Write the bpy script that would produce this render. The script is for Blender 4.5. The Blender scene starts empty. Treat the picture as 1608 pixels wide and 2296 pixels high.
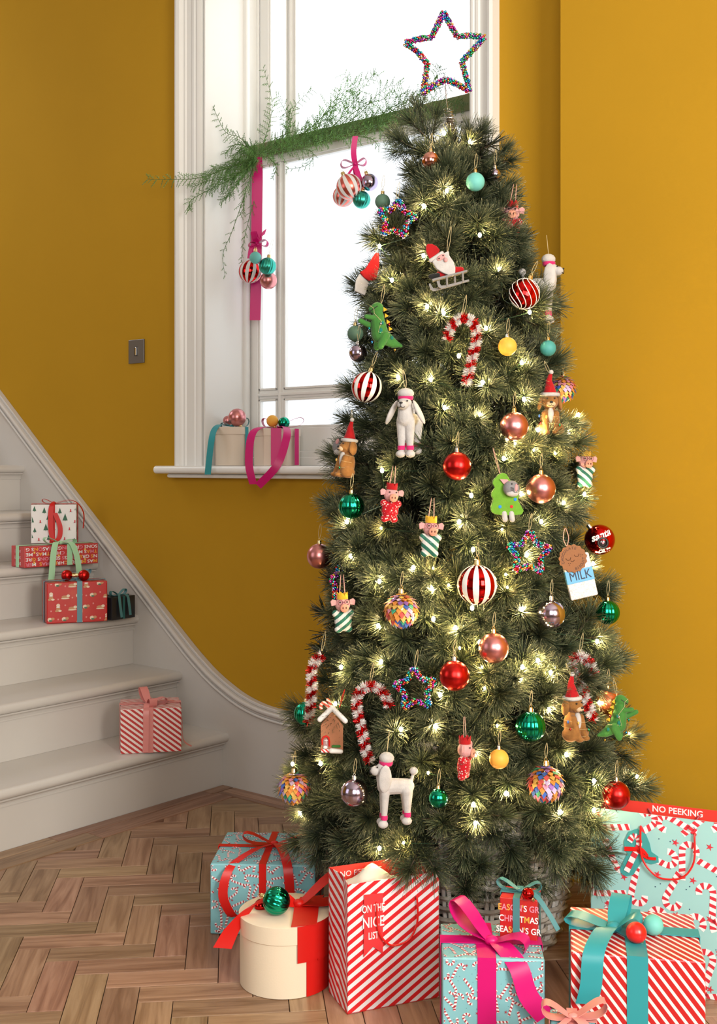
import bpy, bmesh, math, random
import numpy as np
from mathutils import Vector, Matrix, Quaternion
random.seed(7); rng = np.random.default_rng(7)
SC = bpy.context.scene; COL = SC.collection
R = math.radians; PI = math.pi

# ---------------------------------------------------------------- camera
FPX, HOR, CXP, EYE, CAMY = 2580.0, 1043.0, 804.0, 1.10, -2.819
_n = math.hypot(3204, 2580); CR = (3204/_n, 2580/_n); CF = (-2580/_n, 3204/_n)   # camera right / forward on the floor
YAW = math.atan2(2580, 3204)
cd = bpy.data.cameras.new('camera'); cam = bpy.data.objects.new('camera', cd); COL.objects.link(cam)
cd.sensor_fit = 'HORIZONTAL'; cd.sensor_width = 36; cd.lens = 36*FPX/1608; cd.shift_y = -105/1608
cd.clip_start = .05; cam.location = (0, CAMY, EYE); cam.rotation_euler = (PI/2, 0, YAW); SC.camera = cam
# ---------------------------------------------------------------- colour management, world
vs = SC.view_settings; vs.view_transform = 'Standard'; vs.look = 'None'; vs.gamma = 1; vs.use_curve_mapping = False
vs.exposure = 0.0
SC.cycles.use_adaptive_sampling = True; SC.cycles.adaptive_threshold = .03
SC.cycles.max_bounces = 6; SC.cycles.diffuse_bounces = 3; SC.cycles.transparent_max_bounces = 12
SC.cycles.use_denoising = True; SC.cycles.sample_clamp_indirect = 4; SC.cycles.caustics_reflective = False; SC.cycles.caustics_refractive = False
w = bpy.data.worlds.new('overcast_sky'); SC.world = w; w.use_nodes = True
w.node_tree.nodes['Background'].inputs[0].default_value = (.93, .97, 1, 1); w.node_tree.nodes['Background'].inputs[1].default_value = 2.6
def area(name, loc, aim, sx, sy, power, col):
    l = bpy.data.lights.new(name, 'AREA'); l.shape = 'RECTANGLE'; l.size = sx; l.size_y = sy; l.energy = power; l.color = col
    o = bpy.data.objects.new(name, l); COL.objects.link(o); o.location = loc
    o.rotation_euler = (Vector(aim)-Vector(loc)).to_track_quat('-Z', 'Y').to_euler(); return o
area('hall_window_light', (0.7, -3.7, 2.0), (-1.1, -.3, 1.0), 1.5, 1.9, 63, (1, .97, .92))
area('pier_fill_light', (1.45, -2.0, 1.6), (-.8, -.1, 1.15), 1.0, 1.3, 118, (1, .97, .88))  # added fill with no known source, brightens the pier wall
area('front_door_light', (-3.6, -4.6, 1.9), (-3.0, -.4, .5), 1.8, 2.2, 20, (.92, .95, 1))
area('stair_landing_light', (-5.2, -1.0, 3.0), (-3.2, -.8, .2), 1.2, 1.2, 18, (.88, .93, 1))
BULB_W = .46

# ---------------------------------------------------------------- placing helpers
def ray(px): l = (px-CXP)/FPX; return (l*CR[0]+CF[0], l*CR[1]+CF[1])
def on_plane(px, py, y=0.0):
    d = ray(px); t = (y-CAMY)/d[1]; return Vector((d[0]*t, y, EYE-(py-HOR)/FPX*t))
def at(px, py, t): d = ray(px); return Vector((d[0]*t, CAMY+d[1]*t, EYE-(py-HOR)/FPX*t))
def on_floor(px, py, z=0.0): return at(px, py, (EYE-z)*FPX/(py-HOR))

# ---------------------------------------------------------------- materials
MATS = {}
def mat(name, col=(.8,.8,.8), rough=.5, metal=0, spec=.5, bump=0, bscale=200, vary=0, vscale=8, coat=0, sheen=0, emit=None, es=1, trans=0, flake=0, alpha=1, sss=0, croug=.1):
    if name in MATS: return MATS[name]
    m = bpy.data.materials.new(name); m.use_nodes = True; nt = m.node_tree; N = nt.nodes; L = nt.links
    b = N['Principled BSDF']; I = b.inputs
    I['Base Color'].default_value = (*col, 1); I['Roughness'].default_value = rough; I['Metallic'].default_value = metal
    I['Specular IOR Level'].default_value = spec; I['Coat Weight'].default_value = coat; I['Coat Roughness'].default_value = croug
    I['Sheen Weight'].default_value = sheen; I['Transmission Weight'].default_value = trans; I['Alpha'].default_value = alpha
    if sheen: I['Sheen Roughness'].default_value = .4
    if sss: I['Subsurface Weight'].default_value = sss; I['Subsurface Scale'].default_value = .004
    if emit: I['Emission Color'].default_value = (*emit, 1); I['Emission Strength'].default_value = es
    tc = N.new('ShaderNodeTexCoord')
    if vary:
        n = N.new('ShaderNodeTexNoise'); n.inputs['Scale'].default_value = vscale; n.inputs['Detail'].default_value = 5
        L.new(tc.outputs['Object'], n.inputs['Vector'])
        hs = N.new('ShaderNodeMapRange'); hs.inputs[1].default_value = .3; hs.inputs[2].default_value = .7; hs.inputs[3].default_value = 1-vary; hs.inputs[4].default_value = 1+vary
        L.new(n.outputs[0], hs.inputs[0]); mx = N.new('ShaderNodeVectorMath'); mx.operation = 'SCALE'; mx.inputs[0].default_value = col
        L.new(hs.outputs[0], mx.inputs['Scale']); L.new(mx.outputs[0], I['Base Color'])
    if bump:
        n = N.new('ShaderNodeTexNoise'); n.inputs['Scale'].default_value = bscale; n.inputs['Detail'].default_value = 4; L.new(tc.outputs['Object'], n.inputs['Vector'])
        bp = N.new('ShaderNodeBump'); bp.inputs['Strength'].default_value = bump; bp.inputs['Distance'].default_value = .002
        L.new(n.outputs[0], bp.inputs['Height']); L.new(bp.outputs[0], I['Normal'])
    MATS[name] = m; return m
def stripe_mat(name, c1, c2, period, ang, duty=.5, rough=.35, use='UV'):
    m = mat(name, c1, rough, coat=.15); nt = m.node_tree; N = nt.nodes; L = nt.links
    tc = N.new('ShaderNodeTexCoord'); sp = N.new('ShaderNodeSeparateXYZ'); L.new(tc.outputs['UV' if use == 'UV' else 'Object'], sp.inputs[0])
    def mth(op, a, b_):
        n = N.new('ShaderNodeMath'); n.operation = op
        for i, v in enumerate((a, b_)):
            if isinstance(v, (int, float)): n.inputs[i].default_value = v
            else: L.new(v, n.inputs[i])
        return n.outputs[0]
    u = mth('MULTIPLY', sp.outputs[0], math.cos(ang)/period); v = mth('MULTIPLY', sp.outputs[1 if use == 'UV' else 2], math.sin(ang)/period)
    fr = mth('FRACT', mth('ADD', mth('ADD', u, v), 100.0), 0); gt = mth('GREATER_THAN', fr, duty)
    mx = N.new('ShaderNodeMix'); mx.data_type = 'RGBA'; L.new(gt, mx.inputs[0]); mx.inputs[6].default_value = (*c1, 1); mx.inputs[7].default_value = (*c2, 1)
    L.new(mx.outputs[2], N['Principled BSDF'].inputs['Base Color']); return m

# ---------------------------------------------------------------- mesh builder
class MB:
    def __init__(s): s.V = []; s.F = []; s.M = []; s.UV = {}
    def add(s, vs_, fs, m=0, uv=None):
        o = len(s.V); s.V += [tuple(v) for v in vs_]
        for k, f in enumerate(fs):
            if uv: s.UV[len(s.F)] = uv[k]
            s.F.append(tuple(i+o for i in f)); s.M.append(m)
        return s
    def box(s, x0, x1, y0, y1, z0, z1, m=0, fr=None, uv=False):
        v = [(x, y, z) for z in (z0, z1) for y in (y0, y1) for x in (x0, x1)]
        f = [(0,2,3,1), (4,5,7,6), (0,1,5,4), (2,6,7,3), (0,4,6,2), (1,3,7,5)]
        u = None
        if uv:
            def fuv(k, p):
                x, y, z = p
                return ((x, -y), (x, y+z1), (x, z), (-x, z), (x1+y-y0 if 0 else y0-y+x0, z), (x1+y-y0, z))[k]
            u = [[fuv(k, v[i]) for i in ff] for k, ff in enumerate(f)]
        if fr: v = [fr @ Vector(p) for p in v]
        return s.add(v, f, m, u)
    def tube(s, pts, r, n=8, m=0, cap=True, flat=1.0, closed=False):
        pts = [Vector(p) for p in pts]; K = len(pts)
        rr = r if isinstance(r, (list, tuple)) else [r]*K
        vs_ = []; up = None
        for i, p in enumerate(pts):
            a = pts[(i-1) % K] if (closed or i) else p; b = pts[(i+1) % K] if (closed or i < K-1) else p
            t = (b-a).normalized()
            if up is None: up = Vector((0,0,1)) if abs(t.z) < .9 else Vector((1,0,0))
            e = t.cross(up);
            if e.length < 1e-6: e = t.orthogonal()
            e.normalize(); up = e.cross(t).normalized()
            for k in range(n):
                q = 2*PI*k/n; vs_.append(p+e*(math.cos(q)*rr[i])+up*(math.sin(q)*rr[i]*flat))
        fs = [(i*n+k, i*n+(k+1) % n, (i+1)*n+(k+1) % n, (i+1)*n+k) for i in range(K-1) for k in range(n)]
        if closed: fs += [((K-1)*n+k, (K-1)*n+(k+1) % n, (k+1) % n, k) for k in range(n)]
        elif cap: fs += [tuple(range(n))[::-1], tuple((K-1)*n+k for k in range(n))]
        return s.add(vs_, fs, m)
    def lathe(s, prof, n=24, c=(0,0,0), m=0, rib=None, fr=None, mf=None):
        c = Vector(c); vs_ = []
        for (r, z) in prof:
            for k in range(n):
                a = 2*PI*k/n; q = r*(rib(a, z) if rib else 1); p = Vector((math.cos(a)*q, math.sin(a)*q, z))
                vs_.append((fr @ p if fr else p)+c)
        for i in range(len(prof)-1):
            for k in range(n):
                s.F.append(tuple(x+len(s.V) for x in (i*n+k, i*n+(k+1) % n, (i+1)*n+(k+1) % n, (i+1)*n+k)))
                s.M.append(mf(k, i) if mf else m)
        o = len(s.V); s.V += [tuple(v) for v in vs_]
        for i, rev in ((0, 1), (len(prof)-1, 0)):
            f = tuple(o+i*n+k for k in range(n)); s.F.append(f[::-1] if rev else f); s.M.append(m)
        return s
    def ell(s, c, r, m=0, rot=None, n=14):
        if isinstance(r, (int, float)): r = (r, r, r)
        q = rot.to_matrix() if rot else None; vs_ = []; h = n//2
        for i in range(h+1):
            t = PI*i/h
            for k in range(n):
                a = 2*PI*k/n; p = Vector((math.sin(t)*math.cos(a)*r[0], math.sin(t)*math.sin(a)*r[1], math.cos(t)*r[2]))
                vs_.append((q @ p if q else p)+Vector(c))
        fs = [(i*n+k, (i+1)*n+k, (i+1)*n+(k+1) % n, i*n+(k+1) % n) for i in range(h) for k in range(n)]
        return s.add(vs_, fs, m)
    def cap(s, a, b, ra, rb, m=0, n=12):            # tapered capsule
        a = Vector(a); b = Vector(b); d = b-a; L = d.length
        if L < 1e-9: return s.ell(a, ra, m)
        q = d.to_track_quat('Z', 'Y').to_matrix(); rows = []
        for i in range(5): t = PI/2*(1-i/4); rows.append((ra*math.cos(t), -ra*math.sin(t)))
        for i in range(5): t = PI/2*i/4; rows.append((rb*math.cos(t), L+rb*math.sin(t)))
        return s.lathe([(max(r, 1e-5), z) for r, z in rows], n, a, m, fr=q)
    def ribbon(s, pts, wd, w, th=.0006, m=0):       # band along pts, wd = width direction(s)
        pts = [Vector(p) for p in pts]; K = len(pts); vs_ = []
        for i, p in enumerate(pts):
            d = Vector(wd[i] if isinstance(wd, list) else wd).normalized()
            t = (pts[min(i+1, K-1)]-pts[max(i-1, 0)]).normalized(); nn = t.cross(d)
            nn = nn.normalized() if nn.length > 1e-6 else Vector((0,0,1))
            ww = (w[i] if isinstance(w, list) else w)/2
            for (a, b) in ((-1,-1), (1,-1), (1,1), (-1,1)): vs_.append(p+d*(a*ww)+nn*(b*th/2))
        fs = [(i*4+k, i*4+(k+1) % 4, (i+1)*4+(k+1) % 4, (i+1)*4+k) for i in range(K-1) for k in range(4)]
        fs += [(3,2,1,0), tuple((K-1)*4+k for k in range(4))]
        return s.add(vs_, fs, m)
    def prism(s, poly, o, u, v, d, m=0):            # poly in the (u,v) plane at o, pushed out by d
        o, u, v, d = map(Vector, (o, u, v, d)); n = len(poly)
        vs_ = [o+u*a+v*b for a, b in poly]+[o+u*a+v*b+d for a, b in poly]
        if u.cross(v).dot(d) < 0: vs_ = vs_[n:]+vs_[:n]
        return s.add(vs_, [tuple(range(n))[::-1], tuple(range(n, 2*n))]+[(i, (i+1) % n, n+(i+1) % n, n+i) for i in range(n)], m)
    def build(s, name, mats, parent=None, smooth=40, bevel=0, remesh=0, sub=0, loc=None):
        me = bpy.data.meshes.new(name); me.from_pydata(s.V, [], s.F)
        for m_ in (mats if isinstance(mats, (list, tuple)) else [mats]): me.materials.append(m_)
        me.polygons.foreach_set('material_index', s.M)
        if s.UV:
            ul = me.uv_layers.new(name='UVMap')
            for fi, u in s.UV.items():
                for li, q in zip(me.polygons[fi].loop_indices, u): ul.data[li].uv = q
        if smooth:
            me.polygons.foreach_set('use_smooth', [True]*len(me.polygons)); me.set_sharp_from_angle(angle=R(smooth))
        o = bpy.data.objects.new(name, me); COL.objects.link(o)
        if parent: o.parent = parent
        if loc: o.location = loc
        if remesh:
            md = o.modifiers.new('remesh', 'REMESH'); md.mode = 'VOXEL'; md.voxel_size = remesh; md.use_smooth_shade = True
            sm = o.modifiers.new('smooth', 'SMOOTH'); sm.factor = .5; sm.iterations = 4
        if bevel:
            bv = o.modifiers.new('bevel', 'BEVEL'); bv.width = bevel; bv.segments = 2; bv.limit_method = 'ANGLE'; bv.angle_limit = R(40)
        if sub: md = o.modifiers.new('sub', 'SUBSURF'); md.levels = sub; md.render_levels = sub
        return o
def tag(o, label=None, cat=None, group=None, kind=None):
    if label: o['label'] = label
    if cat: o['category'] = cat
    if group: o['group'] = group
    if kind: o['kind'] = kind
    return o
def thing(name, label, cat, loc=(0,0,0), rz=0, group=None, kind=None):
    o = bpy.data.objects.new(name, None); COL.objects.link(o); o.empty_display_size = .05
    o.location = loc; o.rotation_euler = (0, 0, rz); return tag(o, label, cat, group, kind)
def text(name, body, size, m, parent, loc, rot, ext=.0004, align='CENTER', bold=0, sx=1):
    c = bpy.data.curves.new(name, 'FONT'); c.body = body; c.size = size; c.extrude = ext; c.align_x = align; c.align_y = 'CENTER'; c.offset = bold; c.resolution_u = 3
    o = bpy.data.objects.new(name, c); COL.objects.link(o)
    dg = bpy.context.evaluated_depsgraph_get(); me = bpy.data.meshes.new_from_object(o.evaluated_get(dg)); bpy.data.objects.remove(o)
    me.materials.clear(); me.materials.append(m); o = bpy.data.objects.new(name, me); COL.objects.link(o)
    o.parent = parent; o.location = loc; o.rotation_euler = rot; o.scale = (sx, 1, 1); return o
def smoothpts(P, n=6):                              # Catmull-Rom through the points
    P = [Vector(p) for p in P]; out = []
    for i in range(len(P)-1):
        a = P[max(i-1, 0)]; b = P[i]; c = P[i+1]; d = P[min(i+2, len(P)-1)]
        for k in range(n):
            t = k/n; out.append(.5*((2*b)+(c-a)*t+(2*a-5*b+4*c-d)*t*t+(3*b-a-3*c+d)*t**3))
    return out+[P[-1]]
# ================================================================ the room
m_yel = mat('ochre_wall_paint', (.47, .255, .017), .85, spec=.08, bump=.12, bscale=60, vary=.05, vscale=1.2)
m_white = mat('white_gloss_paint', (.86, .85, .82), .32, spec=.5, bump=.05, bscale=30)
m_stair = mat('stair_paint', (.60, .565, .53), .3, spec=.5, bump=.10, bscale=25, vary=.03, vscale=3)
m_ceil = mat('ceiling_paint', (.8, .79, .76), .8)
WX0, WX1, WZ0 = -2.965, -1.843, 1.085          # window opening in the wall
TOP = 3.3
def wall(name, boxes, m):
    b = MB()
    for q in boxes: b.box(*q)
    return tag(b.build(name, m, smooth=0), kind='structure')
wall('wall_back', [(-6, WX0, 0, .35, 0, TOP), (WX1, -1.5, 0, .35, 0, TOP), (WX0, WX1, 0, .35, 0, WZ0), (WX0, WX1, 0, .35, 3.1, TOP)], m_yel)
wall('wall_right', [(-1.5, 2.0, -.10, .35, 0, TOP)], m_yel)
wall('wall_left', [(-6.1, -6, -5.5, .35, 0, TOP)], m_yel)
wall('wall_front', [(-6, 2.0, -5.6, -5.5, 0, TOP)], m_ceil)
wall('wall_far_right', [(2.0, 2.1, -5.5, .35, 0, TOP)], m_yel)
wall('ceiling', [(-6.1, 2.1, -5.6, .35, TOP, TOP+.1)], m_ceil)
fl = wall('floor', [(-6.1, 2.1, -5.6, .35, -.12, -.0125)], mat('floor_base', (.09, .05, .03), .6))

# herringbone parquet
def wood(name, along):
    m = mat(name, (.3, .17, .09), .38, spec=.4); nt = m.node_tree; N = nt.nodes; L = nt.links; b = N['Principled BSDF']
    tc = N.new('ShaderNodeTexCoord'); oi = N.new('ShaderNodeObjectInfo'); mp = N.new('ShaderNodeMapping'); mp.inputs['Scale'].default_value = (2.2, 30, 30)
    ad = N.new('ShaderNodeVectorMath'); ad.operation = 'ADD'; rv = N.new('ShaderNodeCombineXYZ'); ml = N.new('ShaderNodeMath'); ml.operation = 'MULTIPLY'; ml.inputs[1].default_value = 37
    L.new(oi.outputs['Random'], ml.inputs[0]); L.new(ml.outputs[0], rv.inputs[0]); L.new(ml.outputs[0], rv.inputs[1])
    L.new(tc.outputs['Object'], mp.inputs[0]); L.new(mp.outputs[0], ad.inputs[0]); L.new(rv.outputs[0], ad.inputs[1])
    n1 = N.new('ShaderNodeTexNoise'); n1.inputs['Scale'].default_value = 1.3; n1.inputs['Detail'].default_value = 8; n1.inputs['Distortion'].default_value = 1.4; L.new(ad.outputs[0], n1.inputs[0])
    n2 = N.new('ShaderNodeTexNoise'); n2.inputs['Scale'].default_value = 9; n2.inputs['Detail'].default_value = 6; L.new(ad.outputs[0], n2.inputs[0])
    cr = N.new('ShaderNodeValToRGB'); E_ = cr.color_ramp.elements; E_[0].position = .33; E_[0].color = (.225, .118, .066, 1); E_[1].position = .68; E_[1].color = (.43, .265, .168, 1)
    e = E_.new(.5); e.color = (.335, .192, .116, 1); L.new(n1.outputs[0], cr.inputs[0])
    hv = N.new('ShaderNodeHueSaturation'); mr = N.new('ShaderNodeMapRange'); mr.inputs[3].default_value = .85; mr.inputs[4].default_value = 1.22; L.new(oi.outputs['Random'], mr.inputs[0])
    L.new(mr.outputs[0], hv.inputs['Value']); L.new(cr.outputs[0], hv.inputs['Color'])
    mr2 = N.new('ShaderNodeMath'); mr2.operation = 'MULTIPLY_ADD'; mr2.inputs[1].default_value = .035; mr2.inputs[2].default_value = .485; 
    fr = N.new('ShaderNodeMath'); fr.operation = 'FRACT'; mm = N.new('ShaderNodeMath'); mm.operation = 'MULTIPLY'; mm.inputs[1].default_value = 17.3
    L.new(oi.outputs['Random'], mm.inputs[0]); L.new(mm.outputs[0], fr.inputs[0]); L.new(fr.outputs[0], mr2.inputs[0]); L.new(mr2.outputs[0], hv.inputs['Hue'])
    mx = N.new('ShaderNodeMix'); mx.data_type = 'RGBA'; mx.blend_type = 'MULTIPLY'; mx.inputs[0].default_value = .22; L.new(hv.outputs[0], mx.inputs[6]); L.new(n2.outputs[0], mx.inputs[7])
    L.new(mx.outputs[2], b.inputs['Base Color'])
    bp = N.new('ShaderNodeBump'); bp.inputs['Strength'].default_value = .18; bp.inputs['Distance'].default_value = .002; L.new(n2.outputs[0], bp.inputs['Height']); L.new(bp.outputs[0], b.inputs['Normal'])
    return m
m_wood = wood('oiled_hardwood', 0)
BW, BL = .0728, .236
c45 = math.sqrt(.5); A0, B0 = -2.2465, -.9977
bm = MB(); g = .0008
bm.box(-BL/2+g, BL/2-g, -BW/2+g, BW/2-g, -.0125, 0)
blk = bm.build('parquet_block', m_wood, fl, smooth=0, bevel=.0008); blk_me = blk.data
cand = []
for k in range(-60, 60):
    for mm_ in range(-14, 14):
        a = A0+k*BW+mm_*BL; b_ = B0+k*BW-mm_*BL
        for (ca, cb, hz) in ((a+BL/2, b_+BW/2, 1), (a+BL+BW/2, b_+BW-BL/2, 0)):
            x = (ca+cb)*c45; y = (ca-cb)*c45
            if x < -2.80 or y > -.05 or x > 1.9 or y < -3.2: continue
            t = x*CF[0]+(y-CAMY)*CF[1]; l = x*CR[0]+(y-CAMY)*CR[1]
            if t < .8: continue
            px = CXP+FPX*l/t; py = HOR+FPX*EYE/t
            vis = -90 < px < 1750 and py < 2420
            hid = px > 760 and py < 2120
            cand.append((0 if vis and not hid else 1 if vis else 2, -py, x, y, hz))
cand.sort()
rest = MB(); first = True
for i, (_, _, x, y, hz) in enumerate(cand):
    zz = random.uniform(-.0006, .0)
    if i < 292:
        o = blk if first else blk.copy()
        if not first: COL.objects.link(o)
        first = False; o.location = (x, y, zz); o.rotation_euler = (0, 0, PI/4 if hz else -PI/4)
        if random.random() < .5: o.rotation_euler.z += PI
    elif y > -3.1 and x < 1.8:
        fr = Matrix.Translation((x, y, zz)) @ Matrix.Rotation(PI/4 if hz else -PI/4, 4, 'Z'); rest.box(-BL/2+g, BL/2-g, -BW/2+g, BW/2-g, -.0125, 0, fr=fr)
tag(rest.build('parquet_surface', m_wood, fl, smooth=0), kind='stuff')
# border planks beside the bottom riser and the skirting
def plank(x0, x1, y0, y1):
    lx, ly = x1-x0, y1-y0
    b = MB(); ln, wd = max(lx, ly), min(lx, ly); b.box(-ln/2+g, ln/2-g, -wd/2+g, wd/2-g, -.0125, .0012)
    o = b.build('border_plank', m_wood, fl, smooth=0, bevel=.0006); o.location = ((x0+x1)/2, (y0+y1)/2, .0006); o.rotation_euler = (0, 0, 0 if lx > ly else PI/2)
for k in range(4): plank(-2.843, -2.792, -.13-(k+1)*.62, -.13-k*.62); plank(-2.790, -2.715, -.11-(k+1)*.54, -.11-k*.54)
plank(-2.843, -2.792, -.129, -.032); plank(-2.790, -2.7905+.0, -.1,-.09) if 0 else None
for k in range(3): plank(-2.790+k*.43, -2.790+(k+1)*.43, -.085, -.031); plank(-2.79+k*.5, -2.79+(k+1)*.5, -.109, -.086)

# staircase
SR, SG, SX, ND = .1835, .2345, -2.845, .030
NST = 7; SW = 1.35
st = tag(bpy.data.objects.new('staircase', None), kind='structure'); COL.objects.link(st)
st['label'] = 'off-white painted wooden stairs rising to the left along the yellow wall'
for i in range(NST):
    x = SX-i*SG; z = (i+1)*SR
    b = MB(); b.box(x-.02, x, -SW, -.03, z-SR, z-.032); b.build('riser', m_stair, st, smooth=0, bevel=.001)
    prof = [(x-SG-.01, z-.032), (x+.008, z-.032)]
    for k in range(9): q = -PI/2+PI*k/8; prof.append((x+ND-.015+.0155*math.cos(q), z-.016+.016*math.sin(q)))
    prof += [(x-SG-.01, z)]
    b = MB(); b.prism(prof, (0, -SW, 0), (1,0,0), (0,0,1), (0, SW-.03, 0)); b.build('tread', m_stair, st, smooth=50)
    sc = [(x-.001, z-.032), (x+.017, z-.0325), (x+.016, z-.038)]+[(x+.014-.012*math.sin(q*PI/8), z-.038-.014*(1-math.cos(q*PI/8))) for q in range(1, 5)]+[(x+.004, z-.052), (x+.004, z-.057), (x-.001, z-.057)]
    b = MB(); b.prism(sc, (0, -SW, 0), (1,0,0), (0,0,1), (0, SW-.03, 0)); b.build('scotia_moulding', m_stair, st, smooth=50)

# wall string and skirting with its moulded top
CV = [(-4.65, 1.782), (-4.158, 1.383), (-3.80, 1.090), (-3.466, .822), (-3.07, .505), (-2.944, .412), (-2.88, .373), (-2.823, .345), (-2.77, .323), (-2.716, .307), (-2.66, .296), (-2.60, .290), (-2.53, .287), (-2.3, .286), (-1.5, .286)]
cv = [Vector((p.x, p.z)) for p in smoothpts([Vector((x, 0, z)) for x, z in CV], 4)]
def off(d):
    out = []
    for i, p in enumerate(cv):
        t = (cv[min(i+1, len(cv)-1)]-cv[max(i-1, 0)]).normalized(); n = Vector((-t.y, t.x)); n = n if n.y > 0 else -n; out.append(p-n*d)
    return out
bb = tag(bpy.data.objects.new('baseboard_back', None), kind='structure'); COL.objects.link(bb)
def strip(d0, d1, yf, name, bev=.002):
    a, c = off(d0), off(d1); b = MB(); vs_ = []
    for p, q in zip(a, c): vs_ += [(p.x, 0, p.y), (p.x, yf, p.y), (q.x, yf, q.y), (q.x, 0, q.y)]
    b.add(vs_, [(i*4+k, i*4+(k+1) % 4, i*4+4+(k+1) % 4, i*4+4+k) for i in range(len(cv)-1) for k in range(4)]+[(3,2,1,0), tuple(4*len(cv)-4+k for k in range(4))])
    b.build(name, m_stair, bb, smooth=40, bevel=bev)
strip(0, .010, -.024, 'moulding_cap'); strip(.010, .026, -.040, 'moulding_torus', .006); strip(.026, .033, -.031, 'moulding_fillet', .001); strip(.033, .043, -.038, 'moulding_bead', .004)
b = MB(); low = off(.043); vs_ = []
for p in low: vs_ += [(p.x, 0, p.y), (p.x, -.030, p.y), (p.x, -.030, 0), (p.x, 0, 0)]
b.add(vs_, [(i*4+k, i*4+(k+1) % 4, i*4+4+(k+1) % 4, i*4+4+k) for i in range(len(low)-1) for k in range(4)]+[(3,2,1,0), tuple(4*len(low)-4+k for k in range(4))])
b.build('skirting_board', m_stair, bb, smooth=0)

# ---- window
win = tag(bpy.data.objects.new('window_1', None), kind='structure'); COL.objects.link(win)
def P(name, boxes, m=m_white, bev=.002, par=None):
    b = MB()
    for q in boxes: b.box(*q)
    return b.build(name, m, par or win, smooth=0, bevel=bev)
ZT = 3.05
for s, xi, xo in ((1, WX0, -3.083), (-1, WX1, -1.752)):        # architraves, stepped mouldings
    W_ = abs(xo-xi); f = lambda a, c: (min(xi-s*a*W_, xi-s*c*W_), max(xi-s*a*W_, xi-s*c*W_))
    prof = [(0, 0), (0, -.016), (.10, -.022), (.16, -.022), (.19, -.017), (.24, -.017), (.27, -.021), (.36, -.021), (.40, -.016), (.62, -.018), (.66, -.023), (.72, -.023), (.76, -.027), (.80, -.036), (.90, -.040), (1, -.036), (1, 0)]
    b = MB(); b.prism([(xi-s*a*W_, y) for a, y in prof], (0, 0, 1.098), (1,0,0), (0,1,0), (0,0,ZT-1.098)); b.build('architrave', m_white, win, smooth=30)
# reveal: splayed panel with a recessed face, then the sash box
RB = .205; XJ = -2.915
b = MB(); b.prism([(WX0-.0, .0), (WX0+.006, -.012), (WX0+.014, -.012), (WX0+.018, .004), (XJ-.012, RB-.05), (XJ-.02, RB-.05), (XJ-.02, RB), (WX0-.03, RB)], (0,0,1.098), (1,0,0), (0,1,0), (0,0,ZT-1.098)); b.build('reveal_panel', m_white, win, smooth=30)
b = MB(); b.prism([(WX1+.0, .0), (WX1+.02, -.012), (WX1+.03, .0), (WX1+.03, RB), (WX1-.0, RB)], (0,0,1.098), (1,0,0), (0,1,0), (0,0,ZT-1.098)); b.build('reveal_panel', m_white, win, smooth=30)
P('staff_bead', [(XJ-.022, XJ+.004, RB-.052, RB-.030, 1.098, ZT)], bev=.006)
P('pulley_stile', [(XJ-.05, XJ-.018, RB-.03, .34, 1.098, ZT)]); P('pulley_stile', [(WX1-.0, WX1+.03, RB, .34, 1.098, ZT)])
Y1, Y2 = .18, .235          # inner (lower) and outer (upper) sash planes, front faces
P('parting_bead', [(XJ-.018, XJ-.008, Y1+.046, Y2-.001, 1.098, ZT)], bev=.001)
XR = WX1-.002
m_pane_low = mat('frosted_glass', (.97, .98, 1), .25, trans=0)
nt = m_pane_low.node_tree; N = nt.nodes; L = nt.links
tr = N.new('ShaderNodeBsdfTranslucent'); tp = N.new('ShaderNodeBsdfTransparent'); gl = N.new('ShaderNodeBsdfGlossy'); gl.inputs['Roughness'].default_value = .25
mx1 = N.new('ShaderNodeMixShader'); mx2 = N.new('ShaderNodeMixShader'); vo = N.new('ShaderNodeTexVoronoi'); vo.inputs['Scale'].default_value = 34; tc = N.new('ShaderNodeTexCoord'); L.new(tc.outputs['Object'], vo.inputs['Vector'])
rp = N.new('ShaderNodeValToRGB'); rp.color_ramp.elements[0].position = .12; rp.color_ramp.elements[0].color = (.55,.55,.55,1); rp.color_ramp.elements[1].position = .2; rp.color_ramp.elements[1].color = (.22,.22,.22,1); L.new(vo.outputs['Distance'], rp.inputs[0])
tr.inputs[0].default_value = (.80,.815,.83,1); tp.inputs[0].default_value = (1,1,1,1)
L.new(rp.outputs[0], mx1.inputs[0]); L.new(tr.outputs[0], mx1.inputs[1]); L.new(tp.outputs[0], mx1.inputs[2]); mx2.inputs[0].default_value = .05
L.new(mx1.outputs[0], mx2.inputs[1]); L.new(gl.outputs[0], mx2.inputs[2]); L.new(mx2.outputs[0], N['Material Output'].inputs[0])
m_pane_up = mat('clear_glass', (1,1,1), 0); nt = m_pane_up.node_tree; N = nt.nodes; L = nt.links
tp = N.new('ShaderNodeBsdfTransparent'); gl = N.new('ShaderNodeBsdfGlossy'); gl.inputs['Roughness'].default_value = .02; mx1 = N.new('ShaderNodeMixShader'); mx1.inputs[0].default_value = .04
L.new(tp.outputs[0], mx1.inputs[1]); L.new(gl.outputs[0], mx1.inputs[2]); L.new(mx1.outputs[0], N['Material Output'].inputs[0])
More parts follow.
